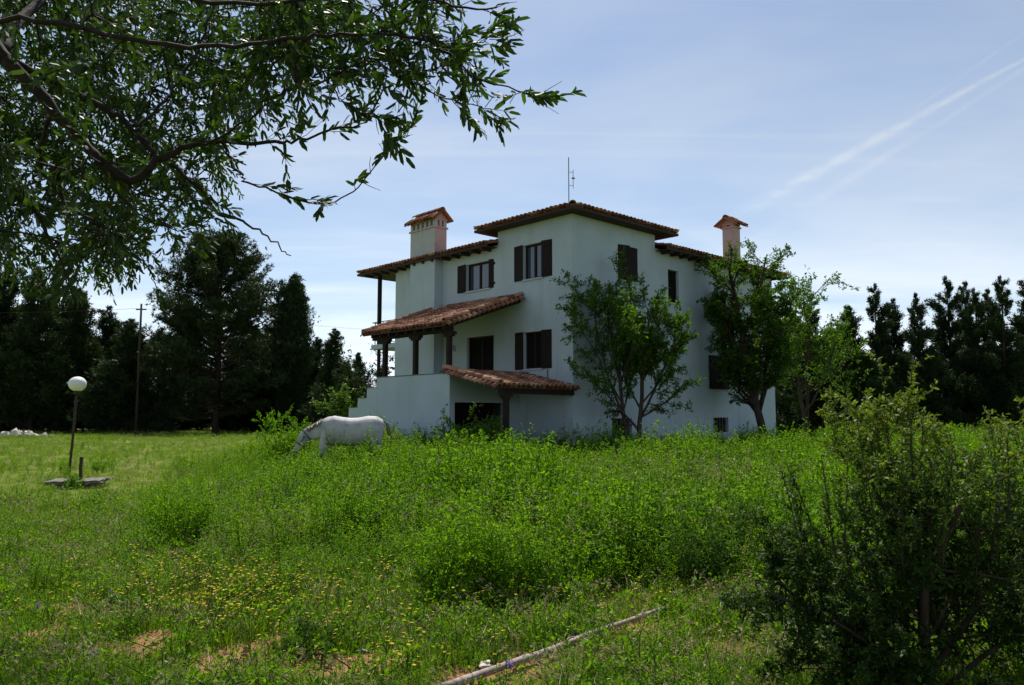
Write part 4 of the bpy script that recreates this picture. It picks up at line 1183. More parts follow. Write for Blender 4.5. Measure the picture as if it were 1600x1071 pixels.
    # leaves in opposite pairs
    def leaf_rows(tws, step, rng):  # pairs along a twig
        P, A = [], []
        for pts, lvl in tws:
            seg = np.diff(pts, axis=0); sl = np.linalg.norm(seg, axis=1); cum = np.r_[0, np.cumsum(sl)]
            for s in np.arange(.012, cum[-1], step):
                if rng.random() < .12: continue
                i = min(np.searchsorted(cum, s) - 1, len(seg) - 1); i = max(i, 0)
                p = pts[i] + seg[i] * ((s - cum[i]) / sl[i]); ax = nrm(seg[i]); side = nrm(np.cross(ax, rng.normal(size=3)))
                for sg in (-1, 1): P.append(p); A.append(nrm(ax * rng.uniform(.6, 1.3) + side * sg * rng.uniform(.35, .8) + np.array([0, 0, -.06])))
            P.append(pts[-1]); A.append(nrm(seg[-1]))
        return np.array(P), np.array(A)
    P, A = leaf_rows(twigs, .034, rng); n = len(P)
    mb = MB(); sc = rng.uniform(.5, 1.25, n)
    leaves(mb, P, A, nrm(rng.normal(size=(n, 3)) * .8 + [0, 0, .5]), .060 * sc, .0185 * sc, None, True, rng)
    P, A = leaf_rows(side_tw, .024, rng); n = len(P); sc = rng.uniform(.7, 1.2, n)
    N = nrm(rng.normal(size=(n, 3)) * .8 + [0, 0, .5])
    pick = rng.permutation(n); big, small = pick[:300], pick[300:]
    if len(small): leaves(mb, P[small], A[small], N[small], .070 * sc[small], .0205 * sc[small], None, True, rng)
    tag(mb.build('foliage', M['olive_leaf'], t), kind='stuff')
    one = MB(); leaves(one, [(0, 0, 0)], [(1, 0, 0)], [(0, 0, 1)], .070, .0205, np.array([.45]), True, rng)
    lm = one.mesh('leaf', M['olive_leaf'])
    for i in big:
        o = link('leaf', lm, t); a = A[i]; s = nrm(np.cross(N[i], a)); nn = np.cross(a, s); k = sc[i]
        o.matrix_local = Matrix([[a[0] * k, s[0] * k, nn[0] * k, P[i][0]], [a[1] * k, s[1] * k, nn[1] * k, P[i][1]], [a[2] * k, s[2] * k, nn[2] * k, P[i][2]], [0, 0, 0, 1]])
olive()

# ------------------------------------------------------------------ field: scattered plants (uncountable)
SRC = bpy.data.collections.new('field_plants')
def src_obj(name, me):
    o = bpy.data.objects.new(name, me); return o
def scatter(name, label, cat, pts, rot, scl, idx, meshes):
    col = bpy.data.collections.new(name + '_source')
    for k, me in enumerate(meshes): col.objects.link(bpy.data.objects.new('%s_source_%02d' % (name, k), me))
    me = bpy.data.meshes.new(name); me.vertices.add(len(pts)); me.vertices.foreach_set('co', np.asarray(pts, np.float32).ravel())
    a = me.attributes.new('rot', 'FLOAT_VECTOR', 'POINT'); a.data.foreach_set('vector', np.asarray(rot, np.float32).ravel())
    a = me.attributes.new('scl', 'FLOAT_VECTOR', 'POINT'); a.data.foreach_set('vector', np.asarray(scl, np.float32).ravel())
    a = me.attributes.new('idx', 'INT', 'POINT'); a.data.foreach_set('value', np.asarray(idx, np.int32))
    o = link(name, me)
    ng = bpy.data.node_groups.new(name, 'GeometryNodeTree')
    ng.interface.new_socket('Geometry', in_out='INPUT', socket_type='NodeSocketGeometry')
    ng.interface.new_socket('Geometry', in_out='OUTPUT', socket_type='NodeSocketGeometry')
    gi_, go = ng.nodes.new('NodeGroupInput'), ng.nodes.new('NodeGroupOutput')
    ci = ng.nodes.new('GeometryNodeCollectionInfo'); ci.inputs['Collection'].default_value = col
    ci.inputs['Separate Children'].default_value = True; ci.inputs['Reset Children'].default_value = True
    ip = ng.nodes.new('GeometryNodeInstanceOnPoints'); ip.inputs['Pick Instance'].default_value = True
    def na(nm, dt):
        n = ng.nodes.new('GeometryNodeInputNamedAttribute'); n.data_type = dt; n.inputs['Name'].default_value = nm
        return n.outputs['Attribute']
    e2r = ng.nodes.new('FunctionNodeEulerToRotation')
    ng.links.new(na('rot', 'FLOAT_VECTOR'), e2r.inputs[0]); ng.links.new(e2r.outputs[0], ip.inputs['Rotation'])
    ng.links.new(na('scl', 'FLOAT_VECTOR'), ip.inputs['Scale']); ng.links.new(na('idx', 'INT'), ip.inputs['Instance Index'])
    ng.links.new(gi_.outputs[0], ip.inputs['Points']); ng.links.new(ci.outputs[0], ip.inputs['Instance'])
    ng.links.new(ip.outputs[0], go.inputs[0])
    md = o.modifiers.new('scatter', 'NODES'); md.node_group = ng
    tag(o, label, cat, kind='stuff')
    return o
def weed_plant(seed, H, nst, nleaf, lf, mat, spread=.35, flower=None):
    rng = np.random.default_rng(seed); st, lv, fl = MB(), MB(), MB()
    for k in range(nst):
        a = rng.random() * 6.28; q = rng.uniform(.1, 1) * spread; h = H * rng.uniform(.65, 1.05)
        p1 = np.array([math.cos(a) * q * .35, math.sin(a) * q * .35, h * .5]); p2 = np.array([math.cos(a) * q * .8, math.sin(a) * q * .8, h]) + rng.normal(size=3) * .03
        path = smooth_path([(0, 0, 0), p1, p2], 2)
        tube(st, path, np.linspace(.0045, .0015, len(path)), 3, cap=False)
        n = int(nleaf / nst); f = rng.uniform(.15, 1.0, n) ** .8 * (len(path) - 1); i = np.minimum(f.astype(int), len(path) - 2); t = (f - i)[:, None]
        P = path[i] * (1 - t) + path[i + 1] * t
        br = rng.normal(size=(n, 3)) * [1, 1, .4]; br = nrm(br) * rng.uniform(0, .10, n)[:, None] * (1.15 - f / (len(path) - 1))[:, None]
        P = P + br + np.array([0, 0, .02])
        A = nrm(br * 8 + rng.normal(size=(n, 3)) * .5 + np.array([0, 0, .35]))
        sc = rng.uniform(.6, 1.3, n)
        leaves(lv, P, A, nrm(rng.normal(size=(n, 3)) * .6 + [0, 0, 1]), lf[0] * sc, lf[1] * sc, None, False, rng)
        if flower and rng.random() < .9:
            for _ in range(flower[1]):
                c = p2 + rng.normal(size=3) * [.03, .03, .02]; m = 6; th = np.arange(m) / m * 6.28
                A = np.stack([np.cos(th), np.sin(th), np.full(m, .35)], -1)
                leaves(fl, np.repeat(c[None], m, 0), A, np.tile([0, 0, 1.0], (m, 1)), flower[2], flower[2] * .8, None, False, rng)
    parts = [(st, M['stem']), (lv, M[mat])]
    if flower and fl.n: parts.append((fl, M[flower[0]]))
    return merge_mesh('weed_plant', parts)
def grass_tuft(seed, nb, H, w, rad, mat, bend=.5, head=None):
    rng = np.random.default_rng(seed); mb, hd = MB(), MB()
    for k in range(nb):
        a = rng.random() * 6.28; r = rad * math.sqrt(rng.random()); h = H * rng.uniform(.5, 1.1); b = bend * rng.uniform(.3, 1.2) * h
        d = np.array([math.cos(a), math.sin(a), 0]); d2 = nrm(d + rng.normal(size=3) * [.6, .6, 0]); s = np.array([-d2[1], d2[0], 0]) * w * rng.uniform(.6, 1.2)
        p0 = d * r; p1 = p0 + d2 * b * .3 + [0, 0, h * .6]; p2 = p0 + d2 * b + [0, 0, h * (1 - .25 * bend)]
        rn = rng.random()
        mb.add([p0 - s * .5, p0 + s * .5, p1 + s * .4, p1 - s * .4, p2], [(0, 1, 2, 3)], [(3, 2, 4)], rnd=rn)
        if head and rng.random() < head:
            m = 9; t = np.linspace(.0, 1, m)[:, None]; c = p2 + (d2 * .5 - np.array([0, 0, .35])) * t * .10
            leaves(hd, c, nrm(np.tile(d2, (m, 1)) + rng.normal(size=(m, 3)) * .5), rng.normal(size=(m, 3)), .028, .006, None, False, rng)
    return merge_mesh('grass_tuft', [(mb, M[mat])] + ([(hd, M['straw'])] if hd.n else []))
def rosette(seed, n, H, rad, lf, mat):
    rng = np.random.default_rng(seed); mb = MB()
    a = rng.random(n) * 6.28; r = rad * np.sqrt(rng.random(n)); P = np.stack([np.cos(a) * r, np.sin(a) * r, rng.random(n) * H], -1)
    A = nrm(np.stack([np.cos(a), np.sin(a), np.full(n, .3)], -1) + rng.normal(size=(n, 3)) * .5)
    sc = rng.uniform(.6, 1.3, n)
    leaves(mb, P, A, nrm(rng.normal(size=(n, 3)) * .4 + [0, 0, 1]), lf[0] * sc, lf[1] * sc, None, False, rng)
    return mb.mesh('rosette', M[mat])
def in_poly(x, y, poly):
    c = np.zeros(len(x), bool); j = len(poly) - 1
    for i in range(len(poly)):
        xi, yi = poly[i]; xj, yj = poly[j]
        k = ((yi > y) != (yj > y)) & (x < (xj - xi) * (y - yi) / (yj - yi + 1e-12) + xi); c ^= k; j = i
    return c
WEED_POLY = [(-3.9, 8.9), (-3.0, 8.1), (-2.0, 7.7), (-1.1, 6.9), (-.5, 6.35), (.3, 6.5), (.9, 6.9), (1.6, 7.1), (2.3, 7.0), (3.6, 6.6), (6, 6.8), (10, 9), (14, 14), (19, 22), (26, 32), (30, 40), (18, 42), (14, 36), (9.5, 33), (4.6, 28.2), (2.2, 25.8), (-.2, 24.0), (-6.2, 28.9), (-12.0, 37), (-12.2, 33), (-10.6, 27), (-8.6, 19.5), (-6.9, 14.5), (-5.6, 11.5)]
def poly_dist(x, y, poly):
    d = np.full(len(x), 1e9); n = len(poly)
    for i in range(n):
        ax, ay = poly[i]; bx, by = poly[(i + 1) % n]; ex, ey = bx - ax, by - ay
        t = np.clip(((x - ax) * ex + (y - ay) * ey) / (ex * ex + ey * ey), 0, 1)
        d = np.minimum(d, np.hypot(x - ax - t * ex, y - ay - t * ey))
    return d
def not_house(x, y, m=0.0):
    u, v = to_uv(np.stack([x, y], -1))
    inh = (u > -.05 - m) & (u < UL + .1) & (v > -.05 - m) & (v < VL)
    inter = (u > TR_ - .05 - m) & (u < 10.0) & (v > TF - .05 - m) & (v < .1)
    return ~(inh | inter)
def sample_field(n, y0, y1, p, rng, margin=2.5):
    """more plants per square metre near the camera"""
    e = 2.0 - p; y = (rng.random(n) * (y1 ** e - y0 ** e) + y0 ** e) ** (1 / e)
    x = (rng.random(n) * 2 - 1) * (.68 * y + margin)
    return x, y
rng = np.random.default_rng(101)
weed_meshes = [weed_plant(201, .85, 5, 190, (.044, .021), 'weed'), weed_plant(202, .75, 6, 200, (.040, .022), 'weed'), weed_plant(203, .95, 4, 170, (.046, .019), 'weed'),
               weed_plant(204, .70, 6, 200, (.042, .024), 'weed', .5), weed_plant(205, .65, 5, 150, (.055, .026), 'weed_dark', .5),
               grass_tuft(206, 26, .75, .006, .10, 'seedgrass', .55, .6), weed_plant(207, .9, 4, 150, (.040, .018), 'weed', .3, ('whitepetal', 1, .012)),
               weed_plant(208, 1.15, 3, 90, (.036, .012), 'weed', .22), weed_plant(209, 1.0, 3, 40, (.030, .008), 'straw', .30), weed_plant(210, .8, 5, 150, (.07, .018), 'weed', .45)]
x, y = sample_field(36000, 6.0, 42, 1.05, rng, 3.0)
k = in_poly(x, y, WEED_POLY) & not_house(x, y, .15); x, y = x[k], y[k]
dist = poly_dist(x, y, WEED_POLY)
front = np.clip(dist / np.clip(np.where(x < 0, y * .20, y * .13), .7, 4.5), 0, 1) ** .8
front = np.where(y > 20.5, np.maximum(front, np.clip((x + 10.5) / 3.5, 0, 1)), front)
hn = fbm(x * .5, y * .5, 61)
clear = fbm(x * .8, y * .8, 71)
k = rng.random(len(x)) < np.clip(.30 + .70 * front, 0, 1) * np.clip(.25 + (clear - .33) * 4.0, .22, 1); x, y, front, hn = x[k], y[k], front[k], hn[k]
n = len(x)
hs = (.34 + 1.42 * fbm(x * .75, y * .75, 61)) * np.where((x > -6.4) & (x < -2.9) & (y > 14) & (y < 21.2), np.where(x < -4.75, .74, .91), .95) * (.26 + .74 * front) * np.where(rng.random(n) < .12, rng.uniform(1.1, 1.32, n), rng.uniform(.62, 1.08, n)) * np.where(y > 20, 1.0, .92)
wsc = hs * rng.uniform(.9, 1.25, n) + .1
idx = rng.choice(10, n, p=[.18, .16, .16, .14, .07, .05, .05, .09, .02, .08])
gp = fbm(x * .6, y * .6, 131) > .60
idx = np.where(gp & (rng.random(n) < .48), np.where(rng.random(n) < .85, 5, 8), idx)
scatter('weeds', 'waist-high green weeds covering the field in front of the house', 'weeds',
        np.stack([x, y, ground_z(x, y)], -1), np.stack([rng.normal(size=n) * .10, rng.normal(size=n) * .10, rng.random(n) * 6.28], -1), np.stack([wsc, wsc, hs], -1), idx, weed_meshes)
print('weeds', n)
# short grass and ground cover everywhere
g_meshes = [grass_tuft(301, 22, .13, .0045, .09, 'grass'), grass_tuft(302, 18, .18, .004, .08, 'grass', .7), grass_tuft(303, 24, .09, .005, .10, 'grass', .9), rosette(304, 34, .05, .11, (.030, .018), 'clover'),
            rosette(305, 40, .09, .12, (.024, .014), 'clover'), grass_tuft(306, 10, .24, .0035, .06, 'straw', .7, .5), weed_plant(307, .22, 4, 60, (.028, .016), 'weed', .4)]
xa, ya = sample_field(52000, 3.6, 14, 1.35, rng, 2.0); xb, yb = sample_field(42000, 13, 78, 1.5, rng, 4.0)
x, y = np.r_[xa, xb], np.r_[ya, yb]
sm = np.maximum(soil_mask(x, y), .8 * soil_mask(x, y + .08)) * .97; inw = in_poly(x, y, WEED_POLY) & (poly_dist(x, y, WEED_POLY) > 1.0)
lg0, lg1 = gnd(690, 1090)[:2], gnd(1036, 968)[:2]; lt_ = np.clip(((x - lg0[0]) * (lg1 - lg0)[0] + (y - lg0[1]) * (lg1 - lg0)[1]) / ((lg1 - lg0) @ (lg1 - lg0)), 0, 1)
near_log = np.hypot(x - lg0[0] - lt_ * (lg1 - lg0)[0], y + .13 - lg0[1] - lt_ * (lg1 - lg0)[1]) < .20
k = not_house(x, y) & (rng.random(len(x)) > sm * 1.02) & ~(near_log & (rng.random(len(x)) < .88)) & ~(inw & (rng.random(len(x)) < .7)); x, y = x[k], y[k]
n = len(x); s = rng.uniform(.6, 1.25, n) * (1 + np.clip((y - 10) / 45, 0, 1.1)) * (.65 + .7 * fbm(x * .7, y * .7, 81))
lawn = y > 14
idx = np.where(lawn, rng.choice(7, n, p=[.34, .16, .30, .06, .08, .05, .01]), rng.choice(7, n, p=[.24, .17, .14, .15, .15, .07, .08]))
hz = np.where(lawn, .8, 1.0)
scatter('grass', 'short patchy grass and ground cover over the foreground and the lawn', 'grass',
        np.stack([x, y, ground_z(x, y) - .005], -1), np.stack([rng.normal(size=n) * .12, rng.normal(size=n) * .12, rng.random(n) * 6.28], -1), np.stack([s, s, s * hz], -1), idx, g_meshes)
print('grass', n)
# scattered mid-height weeds over the left meadow
x, y = sample_field(5200, 6.5, 60, 1.35, rng, 3.0)
k = (~in_poly(x, y, WEED_POLY)) & not_house(x, y, .2) & (x < 0) & (fbm(x * .35, y * .35, 91) > .42) & (rng.random(len(x)) < np.where(y > 25, .5, 1.0)); x, y = x[k], y[k]; n = len(x)
s = rng.uniform(.22, .50, n) * np.where(y > 15, 1.15, 1.0)
scatter('meadow_weeds', 'knee-high weeds dotted over the meadow around the globe lamp', 'weeds', np.stack([x, y, ground_z(x, y)], -1),
        np.stack([rng.normal(size=n) * .15, rng.normal(size=n) * .15, rng.random(n) * 6.28], -1), np.stack([s * 1.3, s * 1.3, s], -1), rng.choice(5, n, p=[.3, .25, .15, .2, .1]), weed_meshes[:5])
# yellow flowers
def flower_plant(seed, H, n):
    rng = np.random.default_rng(seed); st, fl = MB(), MB()
    for k in range(n):
        a = rng.random() * 6.28; r = rng.uniform(.02, .10); h = H * rng.uniform(.7, 1.1); p = np.array([math.cos(a) * r, math.sin(a) * r, h])
        tube(st, [(0, 0, 0), p * [.4, .4, .55], p], [.002, .0017, .0013], 3, cap=False)
        m = 8; th = np.arange(m) / m * 6.28 + rng.random(); A = np.stack([np.cos(th), np.sin(th), np.full(m, .25)], -1)
        leaves(fl, np.repeat(p[None], m, 0), A, np.tile([0, 0, 1.0], (m, 1)), .0125, .009, None, False, rng)
    return merge_mesh('flower', [(st, M['stem']), (fl, M['yellow'])])
fm = [flower_plant(401, .24, 3), flower_plant(402, .20, 2), flower_plant(403, .28, 4)]
cl = [(300, 935, .95, 420 // 4), (360, 960, .8, 70), (480, 950, .55, 38), (430, 1000, .8, 40), (560, 940, .6, 18), (590, 1050, .6, 14), (120, 960, 1.4, 22), (980, 1000, 1.0, 18), (700, 1030, .8, 14), (850, 950, .8, 14)]
X, Y = [], []
for px, py, rr, nn in cl:
    c = gnd(px, py); X.append(c[0] + rng.normal(size=nn) * rr * .5); Y.append(c[1] + rng.normal(size=nn) * rr * .55)
x, y = np.concatenate(X), np.concatenate(Y); n = len(x); s = rng.uniform(.7, 1.2, n)
scatter('yellow_flowers', 'small yellow flowers sprinkled in patches over the near grass', 'flowers', np.stack([x, y, ground_z(x, y)], -1),
        np.stack([rng.normal(size=n) * .15, rng.normal(size=n) * .15, rng.random(n) * 6.28], -1), np.stack([s, s, s], -1), rng.integers(0, 3, n), fm)

# crumbs of soil on the bare patches
cm = []
for q_ in range(3):
    bm_ = bmesh.new(); bmesh.ops.create_icosphere(bm_, subdivisions=1, radius=1); r_ = np.random.default_rng(600 + q_)
    for v_ in bm_.verts: v_.co = Vector(np.array(v_.co) * (1 + r_.normal(size=3) * .22) * [1, .9, .65])
    me_ = bpy.data.meshes.new('clod'); bm_.to_mesh(me_); bm_.free(); me_.materials.append(M['redstone']); cm.append(me_)
x, y = sample_field(26000, 4.0, 9.5, 1.2, rng, .5); k = soil_mask(x, y) > .35; x, y = x[k], y[k]; n = len(x)
s = np.minimum(rng.lognormal(-5.3, .8, n), .035)
scatter('soil_crumbs', 'crumbs of reddish soil strewn over the bare patches', 'soil', np.stack([x, y, ground_z(x, y) + s * .2], -1), rng.random((n, 3)) * 6.28, np.stack([s, s, s], -1), rng.integers(0, 3, n), cm)
# dark wood closing the gaps behind both tree lines: reads as one mass
bw_, bf_ = cypress_meshes(12, 13.0, 3.3, .8, .25)
wood_me = merge_mesh('wood_mass', [(bw_, M['bark']), (bf_, M['pine'])])
mass = [(-140, 84, 420), (-70, 88, 430), (0, 90, 450), (60, 86, 470), (110, 88, 470), (190, 90, 495), (240, 86, 520), (290, 92, 480), (380, 92, 480), (430, 88, 520), (470, 90, 530), (530, 92, 550), (600, 90, 565),
        (1225, 63, 545), (1262, 60, 515), (1300, 59, 505), (1345, 61, 540), (1385, 58, 550), (1420, 61, 555), (1460, 58, 545), (1500, 59, 550), (1535, 60, 540), (1575, 58, 545), (1615, 60, 540), (1660, 58, 500), (1720, 59, 460), (1790, 60, 440)]
for x_ in range(-200, 640, 26): mass.append((x_ + rng.normal() * 6, 79 + rng.random() * 5, 612 + rng.normal() * 14))
for x_ in range(1225, 1900, 30): mass.append((x_ + rng.normal() * 6, 60 + rng.random() * 4, 600 + rng.normal() * 12))
mp = np.array([at(x_, t_, Y_) for x_, Y_, t_ in mass]); mh = mp[:, 2] / 13.0; mp[:, 2] = -.05
mw = np.array([1.7 if x_ < 700 else 2.1 for x_, Y_, t_ in mass]) * np.maximum(mh, .22)
scatter('dark_wood', 'dark mass of low evergreen growth closing the gaps behind the tree lines', 'wood', mp, np.stack([mp[:, 0] * 0, mp[:, 0] * 0, rng.random(len(mp)) * 6.28], -1), np.stack([mw, mw, mh], -1), np.zeros(len(mp), int), [wood_me])
# bushy weed clumps that stand out of the field
def clump(px, py, H, seed, label, nst=16, mat='weed', spread=.42, per_m=42):
    c = gnd(px, py); c[2] = ground_z(c[0], c[1])
    return shrub('weed_clump', c, H, nst, seed, per_m, (.036, .018), label, mat, spread, 'weeds', rad=.006)
clump(285, 865, .70, 501, 'bushy weed clump with a dark foot behind the yellow flowers')
clump(262, 850, .55, 502, 'smaller weed clump on the left flank of the one behind the yellow flowers')
clump(690, 950, .62, 503, 'dark-footed weed clump left of the arching dry stalks', 18)
clump(760, 955, .66, 504, 'weed clump with arching dry stalks leaning out of its front', 18)
clump(820, 945, .50, 505, 'low weed clump right of the arching dry stalks')
clump(1085, 930, .60, 506, 'dark weed clump between the far end of the dead pole and the bush', 16, 'weed_dark')
clump(1140, 900, .70, 507, 'tall weed clump left of the foreground bush', 16, 'weed_dark')
clump(470, 1030, .22, 508, 'small dark plant on the bare reddish soil', 9, 'weed_dark', .8)
clump(120, 765, .35, 509, 'weeds along the front edge of the concrete slab', 9)
clump(155, 740, .40, 510, 'weeds at the right end of the concrete slab', 9)

# ------------------------------------------------------------------ grazing horse
def horse():
    rng = np.random.default_rng(5)
    root_loc = at(549, 650, 20.8); root_loc[2] = 0
    # profile rings: x forward is -X in the picture; here +f is towards the head
    def ring_tube(mb, rows, n=14):
        """rows: centre (f, y, z), direction-normal half sizes (a along profile normal, b sideways)"""
        c = np.array([r[0] for r in rows], float); a = np.array([r[1] for r in rows]); b = np.array([r[2] for r in rows])
        tg = nrm(np.gradient(c, axis=0)); side = np.array([0, 1.0, 0]); up = nrm(np.cross(tg, side))
        th = np.arange(n) * 2 * math.pi / n
        ring = c[:, None] + up[:, None] * (np.cos(th)[None, :, None] * a[:, None, None]) + side[None, None] * (np.sin(th)[None, :, None] * b[:, None, None])
        k = len(rows); i = np.arange(k - 1)[:, None] * n; j = np.arange(n)[None]; j2 = (j + 1) % n
        q = np.stack([i + j, i + j2, i + n + j2, i + n + j], -1).reshape(-1, 4)
        v = np.vstack([ring.reshape(-1, 3), c[0], c[-1]]); t = []
        for m in range(n): t += [(k * n, (m + 1) % n, m), (k * n + 1, (k - 1) * n + m, (k - 1) * n + (m + 1) % n)]
        mb.add(v, q, t)
    mb = MB()
    # trunk from buttock to breast
    ring_tube(mb, [((-.86, 0, 1.22), .12, .10), ((-.80, 0, 1.23), .27, .20), ((-.66, 0, 1.245), .345, .275), ((-.48, 0, 1.235), .37, .30), ((-.25, 0, 1.195), .365, .29),
                   ((0, 0, 1.175), .37, .30), ((.25, 0, 1.185), .385, .29), ((.45, 0, 1.215), .395, .265), ((.62, 0, 1.20), .345, .235), ((.76, 0, 1.17), .23, .17), ((.82, 0, 1.15), .10, .09)], 18)
    # neck reaching forward and down
    ring_tube(mb, [((.35, 0, 1.30), .30, .15), ((.55, 0, 1.29), .295, .145), ((.78, 0, 1.235), .245, .115), ((.98, 0, 1.165), .20, .092), ((1.13, 0, 1.115), .165, .078), ((1.22, 0, 1.075), .13, .07)], 14)
    # head hanging down
    ring_tube(mb, [((1.09, 0, 1.19), .06, .07), ((1.14, 0, 1.13), .135, .095), ((1.205, 0, 1.02), .155, .098), ((1.28, 0, .90), .125, .085), ((1.345, 0, .79), .092, .066), ((1.40, 0, .70), .075, .058), ((1.43, 0, .645), .066, .053), ((1.445, 0, .62), .03, .03)], 14)
    for s in (-1, 1):   # ears
        ring_tube(mb, [((1.10, s * .055, 1.20), .03, .025), ((1.115, s * .07, 1.27), .034, .022), ((1.14, s * .075, 1.33), .022, .014), ((1.155, s * .075, 1.365), .006, .005)], 8)
    # legs
    def leg(pts, rs):
        tube(mb, smooth_path(pts, 3), np.interp(np.linspace(0, 1, (len(pts) - 1) * 3 + 1), np.linspace(0, 1, len(rs)), rs), 10)
    for s, df in ((-1, .0), (1, .16)):
        leg([(.46 + df, s * .115, 1.22), (.54 + df, s * .14, .86), (.55 + df, s * .155, .50), (.545 + df, s * .155, .28), (.56 + df, s * .155, .11), (.60 + df, s * .155, .0)], [.10, .115, .062, .042, .046, .062])
    for s, df in ((-1, .0), (1, -.18)):
        leg([(-.56 + df * .5, s * .11, 1.22), (-.50 + df, s * .145, .88), (-.66 + df, s * .165, .54), (-.67 + df, s * .16, .30), (-.63 + df, s * .16, .11), (-.58 + df, s * .16, .0)], [.17, .15, .068, .046, .048, .064])
    me = mb.mesh('horse_rough')
    o = bpy.data.objects.new('horse_rough', me); COL.objects.link(o)
    m = o.modifiers.new('r', 'REMESH'); m.mode = 'VOXEL'; m.voxel_size = .020
    sm = o.modifiers.new('s', 'SMOOTH'); sm.factor = .5; sm.iterations = 12
    dg = bpy.context.evaluated_depsgraph_get(); ev = o.evaluated_get(dg)
    body = bpy.data.meshes.new_from_object(ev)
    bpy.data.objects.remove(o); body.name = 'horse'
    body.polygons.foreach_set('use_smooth', np.ones(len(body.polygons), bool))
    n = len(body.vertices); co = np.empty(n * 3, np.float32); body.vertices.foreach_get('co', co); co = co.reshape(-1, 3)
    # coat: dark muzzle, greyer legs and neck crest, painted shading on the body
    f, z = co[:, 0], co[:, 2]
    tone = np.zeros(n)
    tone = np.maximum(tone, np.clip((.78 - z) / .25, 0, 1) * np.where(f < 1.05, .85, 0))
    tone = np.maximum(tone, np.clip((.735 - z) / .09, 0, 1) * np.where(f > 1.2, 1.0, 0))
    tone = np.maximum(tone, .45 * np.clip(1 - np.abs(f - .95) / .4, 0, 1) * np.clip((z - 1.22) / .1, 0, 1))
    tone = np.maximum(tone, .22 * np.clip((f - .95) / .2, 0, 1)); tone = np.maximum(tone, .30 * np.clip(1 - np.hypot((f + .62) / .28, (z - 1.0) / .3), 0, 1)); tone = np.maximum(tone, .25 * np.clip(1 - np.hypot((f - .5) / .22, (z - 1.0) / .35), 0, 1)); tone = np.maximum(tone, .35 * np.clip((.93 - z) / .12, 0, 1) * (np.abs(f) < .45))  # greyer head; haunch, shoulder and belly carry painted-in side shading
    tone = np.maximum(tone, np.clip(1 - np.hypot(f - 1.195, z - 1.055) / .030, 0, 1) * 1.0)    # eye sockets
    if 'rnd' in body.attributes: body.attributes.remove(body.attributes['rnd'])
    a = body.attributes.new('rnd', 'FLOAT', 'POINT'); a.data.foreach_set('value', tone.astype(np.float32))
    mm, nt, out = new_mat('grey_horse_coat')
    at_ = nt.nodes.new('ShaderNodeAttribute'); at_.attribute_name = 'rnd'
    nz = noise_node(nt, 4.5, 7, .68); nf = noise_node(nt, 60, 3, .6)
    c = ramp_node(nt, [(.28, (.22, .22, .23)), (.45, (.40, .395, .39)), (.62, (.50, .49, .475)), (.80, (.32, .275, .23))], nz)
    c = mix_node(nt, at_.outputs['Fac'], c, (.055, .045, .042))
    principled(nt, out, c, .65, .3, bump_node(nt, nf, .15, .004))
    body.materials.clear(); body.materials.append(mm)
    h = link('horse', body); h.location = root_loc; h.rotation_euler = (0, 0, math.pi + .12)
    tag(h, 'grey-white horse grazing with its head down in the weeds before the terrace', 'horse')
    hm = leaf_mat('horse_hair', [(0, (.10, .065, .045)), (1, (.26, .19, .14))], .1, (1, 1, 1), .5, .35)
    tm = leaf_mat('tail_hair', [(0, (.15, .085, .045)), (1, (.34, .23, .13))], .1, (1, 1, 1), .5, .35)
    def strands(name, mat, roots, dirs, L, w):
        b = MB()
        for p, d, l in zip(roots, dirs, L):
            d = nrm(d); q1 = p + d * l * .5 + np.array([0, 0, -l * .10]); q2 = p + d * l * .75 + np.array([0, 0, -l * .45]); s = nrm(np.cross(d, [0, 0, 1.0]) + rng.normal(size=3) * .4) * w
            b.add([p - s, p + s, q1 + s, q1 - s, q2], [(0, 1, 2, 3)], [(3, 2, 4)], rnd=rng.random())
        return b.build(name, mat, h)
    k = 240; t = rng.random(k)
    cr = np.stack([.42 + t * .72, rng.normal(size=k) * .018, 1.575 - t * .05 - t ** 2 * .255], -1)
    strands('mane', hm, cr, np.stack([rng.normal(size=k) * .25, np.where(rng.random(k) < .75, 1.0, -.6), np.full(k, -.45)], -1), rng.uniform(.10, .22, k), .010)
    k = 60; fl = np.stack([1.14 + rng.random(k) * .06, rng.normal(size=k) * .03, 1.21 + rng.random(k) * .02], -1)
    strands('forelock', hm, fl, np.stack([np.full(k, .5), rng.normal(size=k) * .2, np.full(k, -.6)], -1), rng.uniform(.08, .16, k), .008)
    tb = MB()
    for i in range(190):
        a0 = rng.random() * 6.28; r = rng.random() ** .5
        dx, dy = math.cos(a0) * r, math.sin(a0) * r
        L = rng.uniform(.75, 1.0)
        P = [np.array([-.82, dy * .02, 1.46 + dx * .03]), np.array([-.93 + dx * .03, dy * .035, 1.40]), np.array([-.985 + dx * .055, dy * .055, 1.15]), np.array([-.99 + dx * .075, dy * .075, .85]), np.array([-.98 + dx * .06, dy * .06, 1.45 - L])]
        tube(tb, P, [.010, .010, .009, .007, .002], 3, rnd=rng.random(), cap=False)
    tb.build('tail', tm, h)
    # halter
    hb = MB(); n_ = 20; th = np.arange(n_ + 1) / n_ * 2 * math.pi
    def strap(c, axis, ra, rb):
        axis = nrm(np.array(axis)); upv = np.cross(axis, [0, 1.0, 0])
        pts = np.array(c)[None] + np.outer(np.cos(th) * ra, upv) + np.outer(np.sin(th) * rb, [0, 1.0, 0])
        tube(hb, pts, .011, 5, cap=False)
    strap((1.13, 0, 1.105), (.75, 0, -.62), .175, .098)
    strap((1.30, 0, .865), (.5, 0, -.86), .125, .090)
    for s in (-1, 1): tube(hb, [(1.165, s * .097, 1.06), (1.245, s * .098, .955), (1.30, s * .090, .87)], .010, 5)
    tube(hb, [(1.06, 0, .985), (1.045, .01, .86), (1.05, .0, .70)], .010, 5)
